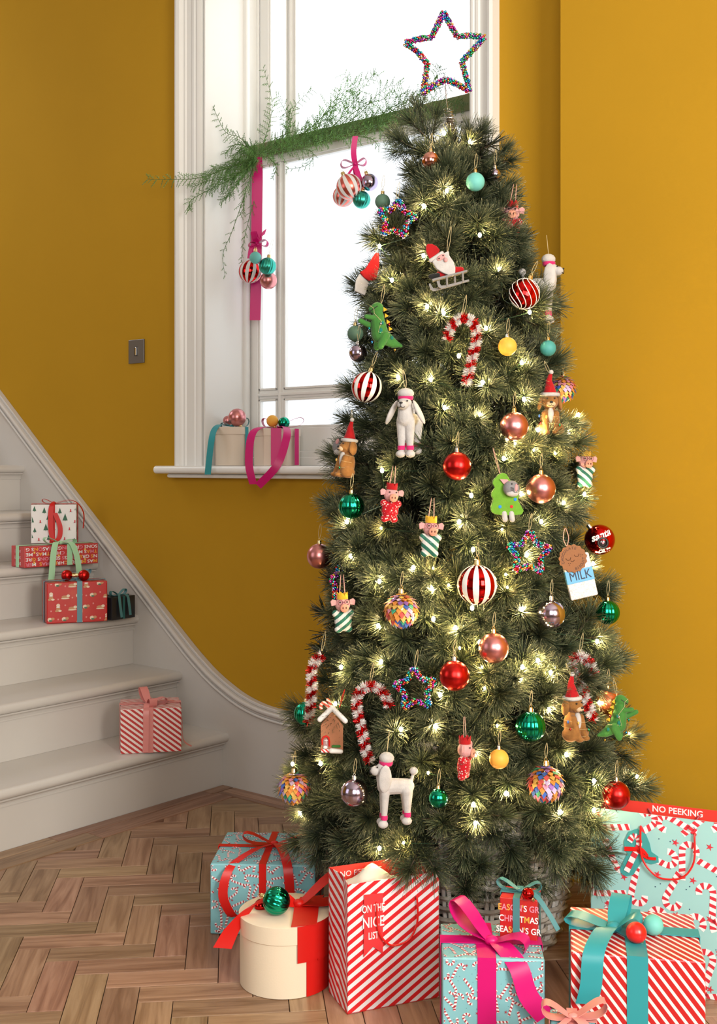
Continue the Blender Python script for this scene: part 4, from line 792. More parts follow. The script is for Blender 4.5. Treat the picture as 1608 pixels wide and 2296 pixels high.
# cat looking out of a felt tree
f = Fig('cat_ornament', 'grey and white felt cat peeking out of a lime green felt tree', 'cat ornament', 1137, 1117, .04); Q = lambda x, y, d=0: f.q(1080+x/13.4, 1030+y/13.4, d)
outline(f, Q, [(620,400),(500,450),(340,620),(310,720),(390,850),(290,1010),(290,1110),(350,1180),(270,1440),(280,1560),(380,1640),(600,1670),(1000,1680),(1200,1650),(1255,1540),(1180,1400),(1080,1230),(1100,1060),(1000,800),(820,580),(740,440)], -9, 9, 'felt_tree', flime)
b = MB(); f.ball(b, Q(865, 870, -16), (18.5, 14, 18)); f.out(b, 'head', fgy); b = MB(); f.ball(b, Q(890, 1010, -19.5), (14.5, 11, 8)); f.out(b, 'cheeks', fw); b = MB(); f.ball(b, Q(985, 850, -25), (4.5, 5, 9), ang=8); f.out(b, 'muzzle', fpk)
b = MB(); b.prism([(p.x, p.z) for p in [Q(x, y) for x, y in [(520,590),(760,600),(790,640),(660,760)]]][::-1], (0, -14*f.k, 0), (1,0,0), (0,0,1), (0, 3*f.k, 0)); f.out(b, 'ear', fpk, bevel=.0008)
b = MB(); f.ball(b, Q(862, 732, -27), 2, n=8); f.ball(b, Q(1045, 735, -25), 1.6, n=8); f.out(b, 'eyes', m_black)
b = MB(); [b.tube([Q(820, 840+o, -30), Q(920, 855+o, -31)], .5*f.k, 4) for o in (0, 35, 70)]; b.tube([Q(910, 950, -31), Q(950, 985, -32), Q(985, 965, -32), Q(1020, 990, -31)], .7*f.k, 4); f.out(b, 'whiskers', m_black)
for x in (670, 885): b = MB(); f.limb(b, Q(x, 1620, -6), Q(x+20, 1800, -8), 6.4, 6.4); f.out(b, 'paw', fw)
for x, y, m_ in ((538, 1420, BEAD[1]), (885, 1415, BEAD[4]), (995, 1200, BEAD[1])): b = MB(); f.ball(b, Q(x, y, -9), (3.8, 1.4, 3.8)); f.out(b, 'spot', felt('spot_%s' % m_.name, tuple(m_.node_tree.nodes['Principled BSDF'].inputs['Base Color'].default_value[:3])))
f.loop(Q(560, 450, 0), 60, -16, m_twine, 3)
f = Fig('cat_ornament', 'grey and white felt cat head behind the left edge puppy', 'cat ornament', 755, 1003, -.02, kk=1.02); b = MB(); f.ball(b, f.q(757, 1003), (12, 11, 15)); f.out(b, 'head', fgy); b = MB(); f.ball(b, f.q(757, 1013, -3), (9, 9, 8)); f.out(b, 'cheeks', fw); b = MB(); f.ball(b, f.q(757, 990, -8), (4, 3, 7), ang=20); f.out(b, 'ear', fpk)
# milk carton with biscuit
f = Fig('milk_and_biscuit_ornament', 'milk carton ornament with a smiling chocolate biscuit, right of the beaded star', 'ornament', 1297, 1283, .085, tilt=-13); k = f.k
m_gl = mat('silver_white_glitter', (.78, .76, .78), .35, spec=.9, bump=1.0, bscale=600, vary=.25, vscale=300); b = MB(); b.box(-31*k, 31*k, -9*k, 9*k, -58*k, 40*k); f.out(b, 'carton', m_gl, smooth=0, bevel=3*k)
b = MB(); b.box(-31.5*k, 31.5*k, -9.6*k, 9*k, -22*k, 8*k); f.out(b, 'blue_label', mat('blue_paper', (.13, .40, .68), .5), smooth=0, bevel=1.5*k)
text('lettering', 'MILK', 29*k, mat('navy_ink', (.012, .02, .05), .5), f.root, (1*k, -9.9*k, -7*k), (PI/2, 0, 0), .0003, sx=.8)
b = MB(); n = 60; pol = [((31+1.5*math.cos(15*a))*k*math.cos(a), (31+1.5*math.cos(15*a))*k*math.sin(a)) for a in [2*PI*i/n for i in range(n)]]; b.prism(pol, (-7*k, -14*k, 34*k), (1,0,0), (0,0,1), (0, 4*k, 0)); m_bis = mat('biscuit_leather', (.27, .105, .035), .7, bump=.2, bscale=300); f.out(b, 'biscuit', m_bis, smooth=0, bevel=1*k); m_ink = mat('brown_ink', (.06, .018, .008), .6)
def arc_text(body, r, a0, a1, size, inward):
    for i, ch in enumerate(body):
        a = R(a0+(a1-a0)*i/(len(body)-1)); rot = (a-PI/2) if not inward else (a+PI/2)
        o = text('letter', ch, size, m_ink, f.root, (-7*k+r*k*math.cos(a), -14.4*k, 34*k+r*k*math.sin(a)), (0,0,0), .0002); o.rotation_euler = (Matrix.Rotation(-rot, 3, 'Y') @ Matrix.Rotation(PI/2, 3, 'X')).to_euler()
arc_text('CHOCOLATE', 23.5, 190, 65, 8.5*k, False); arc_text('BISCUIT', 23.5, 275, 350, 8.5*k, True)
b = MB(); c3 = lambda x, z: (-7*k+x*k, -14.6*k, 34*k+z*k)
for cx, cz, r in ((-10, 4, 5.5), (10, 8, 5.5)): b.tube([c3(cx+r*math.cos(a), cz+r*math.sin(a)) for a in [PI+PI*i/8 for i in range(9)]], .5*k, 4)
b.tube([c3(-2+4*math.cos(a), -3+3*math.sin(a)) for a in [PI+PI*i/8 for i in range(9)]], .5*k, 4)
for x, z in ((-12, -8), (-8, -9), (-11, -12), (19, 6), (22, 4), (18, 2)): b.ell(c3(x, z), .9*k, n=6)
f.out(b, 'face_print', m_ink); f.loop((-14*k, -12*k, 64*k), 40, 6, m_twine, 12, .0009)
# gingerbread house
f = Fig('gingerbread_house_ornament', 'gingerbread house ornament with candy cane door half buried at the lower left', 'ornament', 744, 1640, .015); Q = lambda x, y, d=0: f.q(640+x/6.18, 1440+y/6.18, d); m_gb = mat('gingerbread', (.42, .17, .08), .7, bump=.2)
b = MB(); b.prism([(p.x, p.z) for p in [Q(x, y) for x, y in [(490,1500),(490,1150),(640,960),(800,1150),(800,1530)]]][::-1], (0, -6*f.k, 0), (1,0,0), (0,0,1), (0, 22*f.k, 0)); f.out(b, 'walls', m_gb, smooth=0, bevel=1*f.k)
icing = mat('white_icing', (.85,.83,.8), .5); b = MB(); f.limb(b, Q(480, 1060, -8), Q(650, 900, -8), 6, 6); f.limb(b, Q(650, 900, -8), Q(830, 1080, -8), 6, 6); f.out(b, 'icing_roof', icing); b = MB(); f.limb(b, Q(640, 1490, -9), Q(770, 1500, -9), 6, 5); f.out(b, 'icing_snow', icing)
b = MB(); b.tube([Q(x, y, -8) for x, y in [(515,1410),(510,1340),(535,1300),(570,1290),(600,1310),(610,1360),(610,1430)]], 2.2*f.k, 6); f.out(b, 'door_arch', BK['redball']); b = MB(); b.box(Q(500,0).x, Q(620,0).x, -9*f.k, -6*f.k, Q(0,1515).z, Q(0,1470).z); f.out(b, 'door_step', stripe_mat('small_red_white_stripe', (.65,.03,.03), (.85,.8,.78), .006, R(45), .5, .5, 'Object'), smooth=0)
b = MB(); b.box(Q(530,0).x, Q(595,0).x, -7*f.k, -6*f.k, Q(0,1460).z, Q(0,1330).z); f.out(b, 'door_panel', mat('mauve_icing', (.40,.22,.22), .6), smooth=0); b = MB(); f.limb(b, Q(565, 1330, -8), Q(565, 1400, -8), .9, .9); f.limb(b, Q(545, 1350, -8), Q(585, 1350, -8), .9, .9); f.ball(b, Q(555, 1445, -8), (5, 2, 4)); f.out(b, 'door_icing', icing)
b = MB(); f.limb(b, Q(660, 1430, -8), Q(750, 1430, -8), 3, 3); f.out(b, 'holly', fgr); b = MB(); b.tube(smoothpts([Q(x, y, -6) for x, y in [(500,920),(490,870),(530,830),(560,850),(600,900),(620,860),(600,800),(570,790)]], 4), 4*f.k, 7); f.out(b, 'candy_cane', stripe_mat('orange_white_stripe', (.75,.12,.06), (.88,.75,.65), .007, R(60), .6, .5, 'Object')); f.loop(Q(750, 900), 40, 12, BK['redball'], 3)
# ================================================================ presents
def satin(n, c, **k): return mat(n, c, .36, spec=.35, **k)
rb_red = satin('red_satin_ribbon', (.58, .010, .007)); rb_mag = satin('magenta_satin_ribbon', (.60, .005, .16)); rb_teal = satin('turquoise_satin_ribbon', (.03, .29, .33)); rb_tl2 = satin('slate_teal_ribbon', (.07, .22, .24)); rb_mint = satin('mint_satin_ribbon', (.42, .72, .46)); rb_pink = satin('dusty_pink_ribbon', (.72, .26, .24)); rb_dk = satin('dark_teal_ribbon', (.02, .12, .12)); rb_blue = satin('dusty_blue_ribbon', (.12, .27, .33))
p_aqua = mat('aqua_paper', (.22, .50, .56), .42, coat=.12); p_aqua2 = mat('pale_aqua_card', (.33, .60, .60), .5); p_red = mat('red_paper', (.50, .018, .018), .35, coat=.2); p_white = mat('white_paper', (.82, .80, .80), .45); p_black = mat('black_paper', (.012, .014, .018), .35); m_card = mat('cream_card', (.80, .68, .52), .6, bump=.08, bscale=300); m_wood2 = mat('pale_wood_veneer', (.74, .62, .50), .5, bump=.1, bscale=40)
i_red = mat('print_red', (.62, .03, .05), .5); i_white = mat('print_white', (.86, .82, .84), .5); i_navy = mat('print_navy', (.03, .08, .16), .5); i_dred = mat('print_berry', (.42, .05, .07), .5)
C_ = Vector((CR[0], CR[1], 0))
class Gift:
    def __init__(s, name, label, cat, FL, FR, D, h, group=None):
        FL, FR = Vector(FL), Vector(FR); e = (FR-FL); s.W = e.length; e.normalize(); n = Vector((-e.y, e.x, 0)); c = (FL+FR)/2+n*D/2; s.D, s.h = D, h
        s.root = thing(name, label, cat, c, math.atan2(e.y, e.x), group); s.inv = s.root.matrix_basis.inverted() if 0 else (Matrix.Translation(c) @ Matrix.Rotation(math.atan2(e.y, e.x), 4, 'Z')).inverted()
    def L(s, p): return s.inv @ Vector(p)
    def box(s, m, name='wrapping', bev=.003):
        b = MB(); b.box(-s.W/2, s.W/2, -s.D/2, s.D/2, 0, s.h, uv=True); return b.build(name, m, s.root, smooth=0, bevel=bev)
    def rects(s, faces='FTR', e=.0006):
        W, D, h = s.W, s.D, s.h; g = .003
        o = dict(F=((-W/2+g, -D/2-e, g), (1,0,0), (0,0,1), W-2*g, h-2*g), T=((-W/2+g, -D/2+g, h+e), (1,0,0), (0,1,0), W-2*g, D-2*g), R=((W/2+e, -D/2+g, g), (0,1,0), (0,0,1), D-2*g, h-2*g), L=((-W/2-e, D/2-g, g), (0,-1,0), (0,0,1), D-2*g, h-2*g))
        return [o[f] for f in faces]
    def band(s, m, w, x=0, y=None, e=.0012):
        b = MB(); W, D, h = s.W/2+e, s.D/2+e, s.h+e; t = .0008
        if x is not None: b.box(x-w/2, x+w/2, -D-t, -D, .001, h+t); b.box(x-w/2, x+w/2, -D, D, h, h+t); b.box(x-w/2, x+w/2, D, D+t, .001, h+t)
        if y is not None: t = .0014; b.box(-W-t, -W, y-w/2, y+w/2, .001, h+t); b.box(-W, W, y-w/2, y+w/2, h, h+t); b.box(W, W+t, y-w/2, y+w/2, .001, h+t)
        return b.build('ribbon_band', m, s.root, smooth=0)
def loop_pts(c, d, L, H, lift=.3, n=16, skew=0):
    c = Vector(c); d = Vector(d).normalized(); sd = d.cross(Vector((0,0,1))); out = []
    for i in range(n+1):
        a = 2*PI*i/n; al = L*(1-math.cos(a))/2; ve = H*math.sin(a)*(1-math.cos(a))*.55+lift*al; out.append(c+Vector((d.x*al, d.y*al, d.z*al+ve))+sd*(skew*math.sin(a)*L))
    return out
def bow(par, m, c, loops, tails, w, knot=.010, name='bow'):
    c = Vector(c); r = thing_part(name, par); b = MB(); b.ell(c+Vector((0,0,knot*.5)), (knot*1.1, knot*.9, knot*.8)); b.build('knot', m, r)
    for d, L, H, lift in loops:
        d = Vector(d); b = MB(); P_ = loop_pts(c+Vector((0,0,knot*.4)), d, L, H, lift); wd = d.cross(Vector((0,0,1))).normalized(); n = len(P_); ws = [w*(.35+.65*min(1, math.sin(PI*i/(n-1))*1.6)) for i in range(n)]
        b.ribbon(P_, wd, ws, .0009); b.build('bow_loop', m, r, smooth=70)
    for t in tails:
        pts, wd = t[0], t[1]; ww = t[2] if len(t) > 2 else w; b = MB(); P_ = smoothpts(pts, 5); n = len(P_)
        wl = [Vector(wd[0]).lerp(Vector(wd[1]), i/(n-1)) for i in range(n)] if isinstance(wd, list) else wd
        b.ribbon(P_, wl, [ww*(.5+.5*min(1, i/(n*.2))) for i in range(n)], .0009); b.build('ribbon_tail', m, r, smooth=70)
    return r
def thing_part(name, par):
    o = bpy.data.objects.new(name, None); COL.objects.link(o); o.parent = par; o.empty_display_size = .02; return o
# ---- flat prints, clipped to each face
def clip(poly, W, H):
    for ax, lim, sg in ((0, 0, 1), (0, W, -1), (1, 0, 1), (1, H, -1)):
        out = []
        for i, p in enumerate(poly):
            q = poly[i-1]; a = (p[ax]-lim)*sg >= 0; c = (q[ax]-lim)*sg >= 0
            if a != c: t = (lim-q[ax])/(p[ax]-q[ax]); out.append((q[0]+(p[0]-q[0])*t, q[1]+(p[1]-q[1])*t))
            if a: out.append(p)
        poly = out
        if len(poly) < 3: return None
    return poly
def do_print(par, rects, gen, mats, name='printed_pattern'):
    for o, u, v, W, H in rects:
        b = MB(); o, u, v = map(Vector, (o, u, v)); nn_ = u.cross(v)
        for poly, mi, lay in gen(W, H):
            q = clip(poly, W, H)
            if q: b.add([o+u*x+v*y+nn_*(.00022*lay) for x, y in q], [tuple(range(len(q)))], mi)
        if b.F: b.build(name, mats, par, smooth=0)['kind'] = 'stuff'
def cane_gen(s, dens=.92, seed=1, star=.5, wid=.13):
    rd = random.Random(seed)
    def g(W, H):
        out = []; c = s*dens; nx, ny = int(W/c)+2, int(H/c)+2
        for i in range(-1, nx+1):
            for j in range(-1, ny+1):
                cx, cy = (i+.5*(j % 2)+rd.uniform(-.12, .12))*c, (j+rd.uniform(-.12, .12))*c; a = rd.uniform(0, 2*PI); fl = rd.choice((-1, 1)); ca, sa = math.cos(a), math.sin(a); hw = s*wid/2; r = s*.17; pts = []
                for k in range(9): pts.append((0, -s*.5+k/8*s*.72))
                for k in range(1, 9): t = PI*1.15*k/8; pts.append((r-r*math.cos(t), s*.22+r*math.sin(t)))
                n = len(pts); L_, R_ = [], []
                for k, p in enumerate(pts):
                    p0, p1 = pts[max(k-1, 0)], pts[min(k+1, n-1)]; dx, dy = p1[0]-p0[0], p1[1]-p0[1]; l = math.hypot(dx, dy); nx_, ny_ = -dy/l*hw, dx/l*hw
                    T_ = lambda x, y: (cx+(x-r)*fl*ca-y*sa, cy+(x-r)*fl*sa+y*ca); L_.append(T_(p[0]+nx_, p[1]+ny_)); R_.append(T_(p[0]-nx_, p[1]-ny_))
                for k in range(n-1):
                    q = [L_[k], R_[k], R_[k+1], L_[k+1]]; q = q[::-1] if fl > 0 else q; q = q[::-1]; out.append((q, 0, 1))
                    if k % 2 == 0:
                        k2 = min(k+1, n-2); mL = lambda A, t: (A[k][0]*(1-t)+A[k+1][0]*t, A[k][1]*(1-t)+A[k+1][1]*t); mN = lambda A, t: (A[k2][0]*(1-t)+A[k2+1][0]*t, A[k2][1]*(1-t)+A[k2+1][1]*t)
                        q = [mL(L_, .1), mL(R_, .55), mN(R_, .45), mN(L_, 0) if k2 > k else L_[k+1]]; q = q[::-1] if fl > 0 else q; out.append((q[::-1], 1, 2))
                if rd.random() < star:
                    x, y = cx+rd.uniform(.45, .6)*c, cy+rd.uniform(.3, .5)*c; rr = s*.10; out.append(([(x+(rr if k % 2 == 0 else rr*.35)*math.cos(PI*k/5), y+(rr if k % 2 == 0 else rr*.35)*math.sin(PI*k/5)) for k in range(10)], 2, 1))
                for _ in range(2): x, y = cx+rd.uniform(-.5, .5)*c, cy+rd.uniform(-.5, .5)*c; rr = s*.016; out.append(([(x+rr*math.cos(PI*k/3), y+rr*math.sin(PI*k/3)) for k in range(6)], 3, 1))
        return out
    return g
CANE = [i_white, i_dred, i_dred, i_navy]; CANE2 = [i_white, i_red, i_red, i_navy]
def FP(px, py, z): return at(px, py, (EYE-z)*FPX/(py-HOR))
GP = 'wrapped presents around the tree'
# 1 aqua candy cane present with red ribbon
g = Gift('wrapped_present', 'aqua candy cane print present with a red ribbon bow, behind the round cream box', 'present', FP(471.6, 1936.5, .165)*1, FP(707, 1941, .165), .235, .165, GP); g.root.location.z = 0
g.box(p_aqua); do_print(g.root, g.rects('FTRL'), cane_gen(.040, .80, 1), CANE); g.band(rb_red, .017, 0, .01); h = g.h
bow(g.root, rb_red, (.012, .01, h+.002), [((-1, -.1, 0), .078, .016, .30), ((1, -.12, 0), .090, .016, .22)], [
 ([(.01, 0, h+.01), (-.03, -.05, h+.012), (-.075, -.122, h-.006), (-.09, -.14, h-.06), (-.075, -.137, h-.105), (-.062, -.130, h-.118)], (1, .3, 0), .022),
 ([(.012, 0, h+.012), (.035, -.05, h+.018), (.058, -.123, h+.004), (.066, -.134, h-.06), (.063, -.130, h-.115)], (1, .15, 0), .022)], .020)
# 2 round cream hat box
c = on_floor(640, 2195); g2 = thing('round_gift_box', 'round cream card box with a wide red ribbon, left of the striped bag', 'gift box', c, YAW, GP); RB_ = .097; HB_ = .148
b = MB(); b.lathe([(RB_-.002, 0), (RB_, .001), (RB_, HB_-.02)], 64); b.build('base', m_card, g2); b = MB(); b.lathe([(RB_+.0015, HB_-.037), (RB_+.0025, HB_-.036), (RB_+.0025, HB_-.001), (RB_+.001, HB_)], 64); b.build('lid', m_card, g2)
def arcband(r, a0, a1, z0, z1, m, par, name='ribbon_band', n=14):
    b = MB(); vs_ = []
    for i in range(n+1):
        a = R(a0+(a1-a0)*i/n)
        for rr_ in (r, r+.001):
            for z in (z0, z1): vs_.append((rr_*math.cos(a), rr_*math.sin(a), z))
    b.add(vs_, [(i*4+p, i*4+q, i*4+4+q, i*4+4+p) for i in range(n) for p, q in ((0,1), (1,3), (3,2), (2,0))]+[(0,2,3,1), (4*n, 4*n+1, 4*n+3, 4*n+2)]); return b.build(name, m, par)
arcband(RB_+.003, -72, -38, .074, HB_+.001, rb_red, g2); arcband(RB_+.0008, -60, -14, .001, .078, rb_red, g2); arcband(RB_+.003, -44, -14, .07, HB_+.001, rb_red, g2)
zt = HB_+.001; b = MB(); b.ribbon([(.055, .07, zt+.002), (.045, .02, zt+.004), (.045, -.045, zt+.003), (.044, -.090, zt+.001)], (1, .25, 0), .054, .001); b.build('ribbon_top', rb_red, g2)
bow(g2, rb_red, (.028, .012, zt+.002), [((1, .25, 0), .100, .038, .40)], [([(.02, .01, zt+.008), (-.02, 0, zt+.028), (-.065, -.02, zt+.020), (-.105, -.045, zt-.018), (-.128, -.06, zt-.058)], [(.2, 1, .5), (.9, .3, -.2)], .040)], .045, .012)
t2 = c.dot(FW)-Vector((0, CAMY, 0)).dot(FW); bauble(620, 2020, 31, 'green', 'large emerald ribbed bauble lying on the round cream box', t=2.435, tilt=-70, style='ribbed', group='baubles decorating the presents', string=0)
bauble(585, 2031, 15, 'redgloss', 'small dark red bauble behind the emerald one on the round box', t=2.475, tilt=50, group='baubles decorating the presents', string=0)
# bags
def gift_bag(name, label, FL, FR, D, h, pm, inner, gen=None, gmats=None, group=None, hx=(.25, .75), drop=.1, hz=.045):
    g = Gift(name, label, 'gift bag', FL, FR, D, h, group); g.root.location.z = 0; W, D_ = g.W, D; t = .0012
    def panel(n_, x0, x1, y0, y1): b = MB(); b.box(x0, x1, y0, y1, 0, h, uv=True); return b.build(n_, pm, g.root, smooth=0)
    panel('front_panel', -W/2, W/2, -D/2, -D/2+t); panel('back_panel', -W/2, W/2, D/2-t, D/2)
    for s_, n_ in ((-1, 'side_panel'), (1, 'side_panel')):
        b = MB(); x = s_*W/2; xi = s_*(W/2-.012); pts = [(x, -D/2), (xi, 0), (x, D/2), (x-s_*t, D/2), (xi-s_*t, 0), (x-s_*t, -D/2)]; n = 6; vs_ = [(px_, py_, z) for z in (0, h) for px_, py_ in pts]
        for k in (0, 1, 2): vs_[k if k != 1 else 1] = (s_*W/2, pts[k][1], 0)
        fs = [(i, (i+1) % n, n+(i+1) % n, n+i) for i in range(n)]+[tuple(range(n))[::-1], tuple(range(n, 2*n))]; uv = [[(vs_[i][1]+W, vs_[i][2]*1.0) for i in f_] for f_ in fs]; b.add(vs_, fs, 0, uv); b.build(n_, pm, g.root, smooth=0)
    b = MB(); b.box(-W/2, W/2, -D/2, D/2, 0, .002); b.build('base_panel', inner, g.root, smooth=0)
    b = MB(); b.box(-W/2+.002, W/2-.002, D/2-t-.0012, D/2-t, h-.045, h+.0004); b.box(-W/2+.002, W/2-.002, -D/2+t, -D/2+t+.0008, h-.045, h-.0005); b.build('red_inner_border', inner, g.root, smooth=0)
    if gen:
        do_print(g.root, [((-W/2, -D/2-.0004, 0), (1,0,0), (0,0,1), W, h), ((-W/2+.0005, D/2, 0), (0,-1,0), (0,0,1), 0.0001, h)][:1], gen, gmats)
    for y, dr in ((-D/2-.003, drop), ):
        x0, x1 = -W/2+W*hx[0], -W/2+W*hx[1]; P_ = smoothpts([(x0, y+.006, h-hz), (x0, y-.003, h-hz-.002), (x0+.003, y-.006, h-hz-dr*.6), (x0+(x1-x0)*.25, y-.007, h-hz-dr*.93), ((x0+x1)/2, y-.007, h-hz-dr), (x0+(x1-x0)*.8, y-.007, h-hz-dr*.9), (x1-.001, y-.006, h-hz-dr*.55), (x1, y-.003, h-hz-.002), (x1, y+.006, h-hz)], 8)
        b = MB(); b.tube(P_, .0021, 7); b.build('rope_handle', BK['redball'], g.root)
        b = MB(); [b.ell((x, -D/2-.0005, h-hz), (.0035, .001, .0035), n=10) for x in (x0, x1)]; b.build('eyelet', i_dred, g.root)
    b = MB(); b.tube(smoothpts([(-W/2+W*hx[0], D/2-.004, h-.012), (-W/2+W*hx[0]+.01, D/2-.012, h-.03), (-W/2+W*hx[0], D/2-.02, h-.06)], 4), .002, 6); b.tube(smoothpts([(-W/2+W*hx[1], D/2-.004, h-.012), (-W/2+W*hx[1]-.01, D/2-.012, h-.03), (-W/2+W*hx[1], D/2-.02, h-.06)], 4), .002, 6); b.build('rear_handle', i_dred, g.root)
    return g
m_bstr = stripe_mat('red_white_diagonal_card', (.66, .010, .016), (.80, .75, .79), .0168, R(122), .50, .5)
g = gift_bag('gift_bag', 'red and white diagonally striped gift bag in front of the basket', FP(779, 2275, 0), FP(985, 2236, 0), .108, .26, m_bstr, mat('bag_red_card', (.75, .045, .03), .45), None, None, GP, (.30, .74), .088)
text('lettering', 'NO PEEKING', .0165, i_white, g.root, (-.03, g.D/2-.0028, g.h-.018), (PI/2, 0, 0), .0002)
b = MB(); b.prism([(-.020, .070), (.021, .068), (.021, -.055), (.0, -.037), (-.021, -.055)][::-1], (-.047, -g.D/2-.0035, g.h-.094), (1,0,0), (0,0,1), (0, .001, 0)); tg = b.build('gift_tag', mat('tag_red', (.74, .035, .04), .5), g.root, smooth=0)
for s_, z, t_ in ((.0215, .040, 'ON THE'), (.030, .012, 'NICE'), (.020, -.015, 'LIST')): text('lettering', t_, s_, i_white, tg, (-.047, -g.D/2-.0040, g.h-.094+z), (PI/2, 0, 0), .0002, sx=.62 if t_ != 'NICE' else .72, bold=.0003)
b = MB(); rdm = random.Random(4); n = 16; vs_ = [( -.085+.15*i/n, -.035+.07*j/8, g.h-.036+.006*math.sin(i*1.1)*math.cos(j*.9)+.046*math.exp(-((i-6.5)/4.5)**2)*math.exp(-((j-5)/4)**2)+rdm.uniform(-.0015, .0015)) for i in range(n+1) for j in range(9)]
b.add(vs_, [(i*9+j, i*9+9+j, i*9+10+j, i*9+j+1) for i in range(n) for j in range(8)]); o = b.build('tissue_paper', mat('tissue_paper', (.80, .72, .62), .7, trans=0, sss=.2), g.root, smooth=180); md = o.modifiers.new('s', 'SOLIDIFY'); md.thickness = .0006
# big aqua bag at the right
e_ = (FP(1583, 2238, 0)-FP(1325, 2190, 0)).normalized()
g = gift_bag('gift_bag', 'large pale aqua gift bag printed with candy canes against the right wall', FP(1325, 2190, 0), FP(1325, 2190, 0)+e_*.345, .085, .365, p_aqua2, mat('bag_red_card', (1,0,0)), cane_gen(.086, .80, 5, .9, .155), CANE2, GP, (.31, .63), .098, .030)
text('lettering', 'NO PEEKING', .0185, i_white, g.root, (-.004, g.D/2-.0028, g.h-.0115), (PI/2, 0, 0), .0002, bold=.0003)
tx, tz = -.0735, g.h-.082; yy = -g.D/2
pol = [(-.024,-.055), (-.034,-.050), (-.036,-.040), (-.020,-.006), (-.026,.002), (-.028,.018), (-.018,.040), (.0,.049), (.018,.040), (.026,.022), (.030,.004), (.044,-.004), (.045,-.016), (.030,-.022), (.010,-.018), (-.008,-.050)]
b = MB(); b.prism(pol, (tx, yy-.0025, tz), (1,0,0), (0,0,1), (0, .001, 0)); tg = b.build('candy_cane_tag', mat('tag_teal', (.05, .33, .33), .5), g.root, smooth=0)
P_ = smoothpts([(tx-.022, yy-.004, tz-.044), (tx-.008, yy-.004, tz-.012), (tx+.004, yy-.004, tz+.014), (tx+.002, yy-.004, tz+.030), (tx-.008, yy-.004, tz+.032), (tx-.016, yy-.004, tz+.020)], 6)
for k in range(0, len(P_)-2, 2): b = MB(); b.ribbon(P_[k:k+3], (P_[k+2]-P_[k]).cross(Vector((0,1,0))), .012, .0008); b.build('cane_stripe', i_red if (k//2) % 2 else i_white, tg, smooth=0)
b = MB(); b.ribbon(smoothpts([(tx-.026, yy-.0055, tz+.004), (tx-.004, yy-.0055, tz+.006), (tx+.012, yy-.0055, tz+.006), (tx+.024, yy-.0055, tz-.006)], 4), (0, 0, 1), .009, .0008); b.ribbon(smoothpts([(tx, yy-.0055, tz+.004), (tx+.02, yy-.0055, tz-.008), (tx+.040, yy-.0055, tz-.008)], 4), (0, 0, 1), .006, .0008); b.ell((tx+.012, yy-.0055, tz+.004), (.006, .001, .006), n=8); b.build('printed_bow', BK['redball'], tg, smooth=0)
# 4 aqua present with magenta ribbon
g = Gift('wrapped_present', 'aqua candy cane print present with a wide magenta ribbon, front centre', 'present', FP(992, 2147, .2), FP(1222, 2152, .2), .158, .2, GP); g.root.location.z = 0; g4 = g
g.box(p_aqua); do_print(g.root, g.rects('FTRL'), cane_gen(.036, .80, 9), CANE); g.band(rb_mag, .034, -.012, .0); h = g.h
bow(g.root, rb_mag, (.0, -.02, h+.003), [((-.8, .6, 0), .085, .026, .62), ((.95, -.35, 0), .070, .022, .05)], [([(.004, -.02, h+.008), (.02, -.05, h+.010), (.045, -.085, h-.012), (.062, -.094, h-.06), (.092, -.098, h-.095)], [(1, .3, 0), (.8, .1, .5)], .036)], .036, .012)
# 5 little red lettered present on top of it
g = Gift('wrapped_present', 'tiny red lettered present with slate teal ribbon, on the magenta ribboned present', 'present', FP(1121, 2104, .2), FP(1205, 2113, .2), .062, .078, GP); g.root.location.z = .2005; g.box(p_red, bev=.0015)
def letters(par, body, size, loc, rot, cols, sx=1, seed=0, W=None):
    o = text('lettering', body, size, cols[0], par, loc, rot, .0001, sx=sx, bold=size*.018); me = o.data
    for m_ in cols[1:]: me.materials.append(m_)
    bm_ = bmesh.new(); bm_.from_mesh(me); rd = random.Random(seed); seen = set()
    for f0 in bm_.faces:
        if f0.index in seen: continue
        st_ = [f0]; seen.add(f0.index); mi = rd.randrange(len(cols)) if len(cols) > 1 else 0
        while st_:
            f1 = st_.pop(); f1.material_index = mi
            for e in f1.edges:
                for f2 in e.link_faces:
                    if f2.index not in seen: seen.add(f2.index); st_.append(f2)
    bm_.to_mesh(me); bm_.free()
    if W: xs = [v.co.x for v in me.vertices]; o.scale = (W/(max(xs)-min(xs)), 1, 1)
    return o
LC = [i_white, i_white, mat('print_orange', (.85, .40, .06), .5), mat('print_pink', (.75, .25, .35), .5)]
for k, t_ in enumerate(["EASON'S GR", 'CHRISTMAS', "SEASON'S GR"]): letters(g.root, t_, .0165, (0, -g.D/2-.0006, .060-.021*k), (PI/2, 0, 0), LC, .86, k); letters(g.root, ['ETIN', 'MERR', 'REET'][k], .0165, (g.W/2+.0006, 0, .060-.021*k), (PI/2, 0, PI/2), LC, .86, k+5)
g.band(rb_tl2, .013, -.004, 0); h = g.h
bow(g.root, rb_tl2, (0, 0, h+.002), [((-1, .3, 0), .048, .012, .22), ((1, .3, 0), .040, .012, .25)], [([(0, 0, h+.006), (.03, -.02, h+.006), (.055, -.03, h-.02), (.075, -.035, h-.05)], (.6, .6, .3), .010)], .013, .006)
t5 = (Vector(g.root.location)-Vector((0, CAMY, 0))).dot(FW); bauble(1184, 2004, 14, 'redgloss', 'small glossy red bauble on the tiny lettered present', t=2.172, group='baubles decorating the presents', string=0, tilt=140)
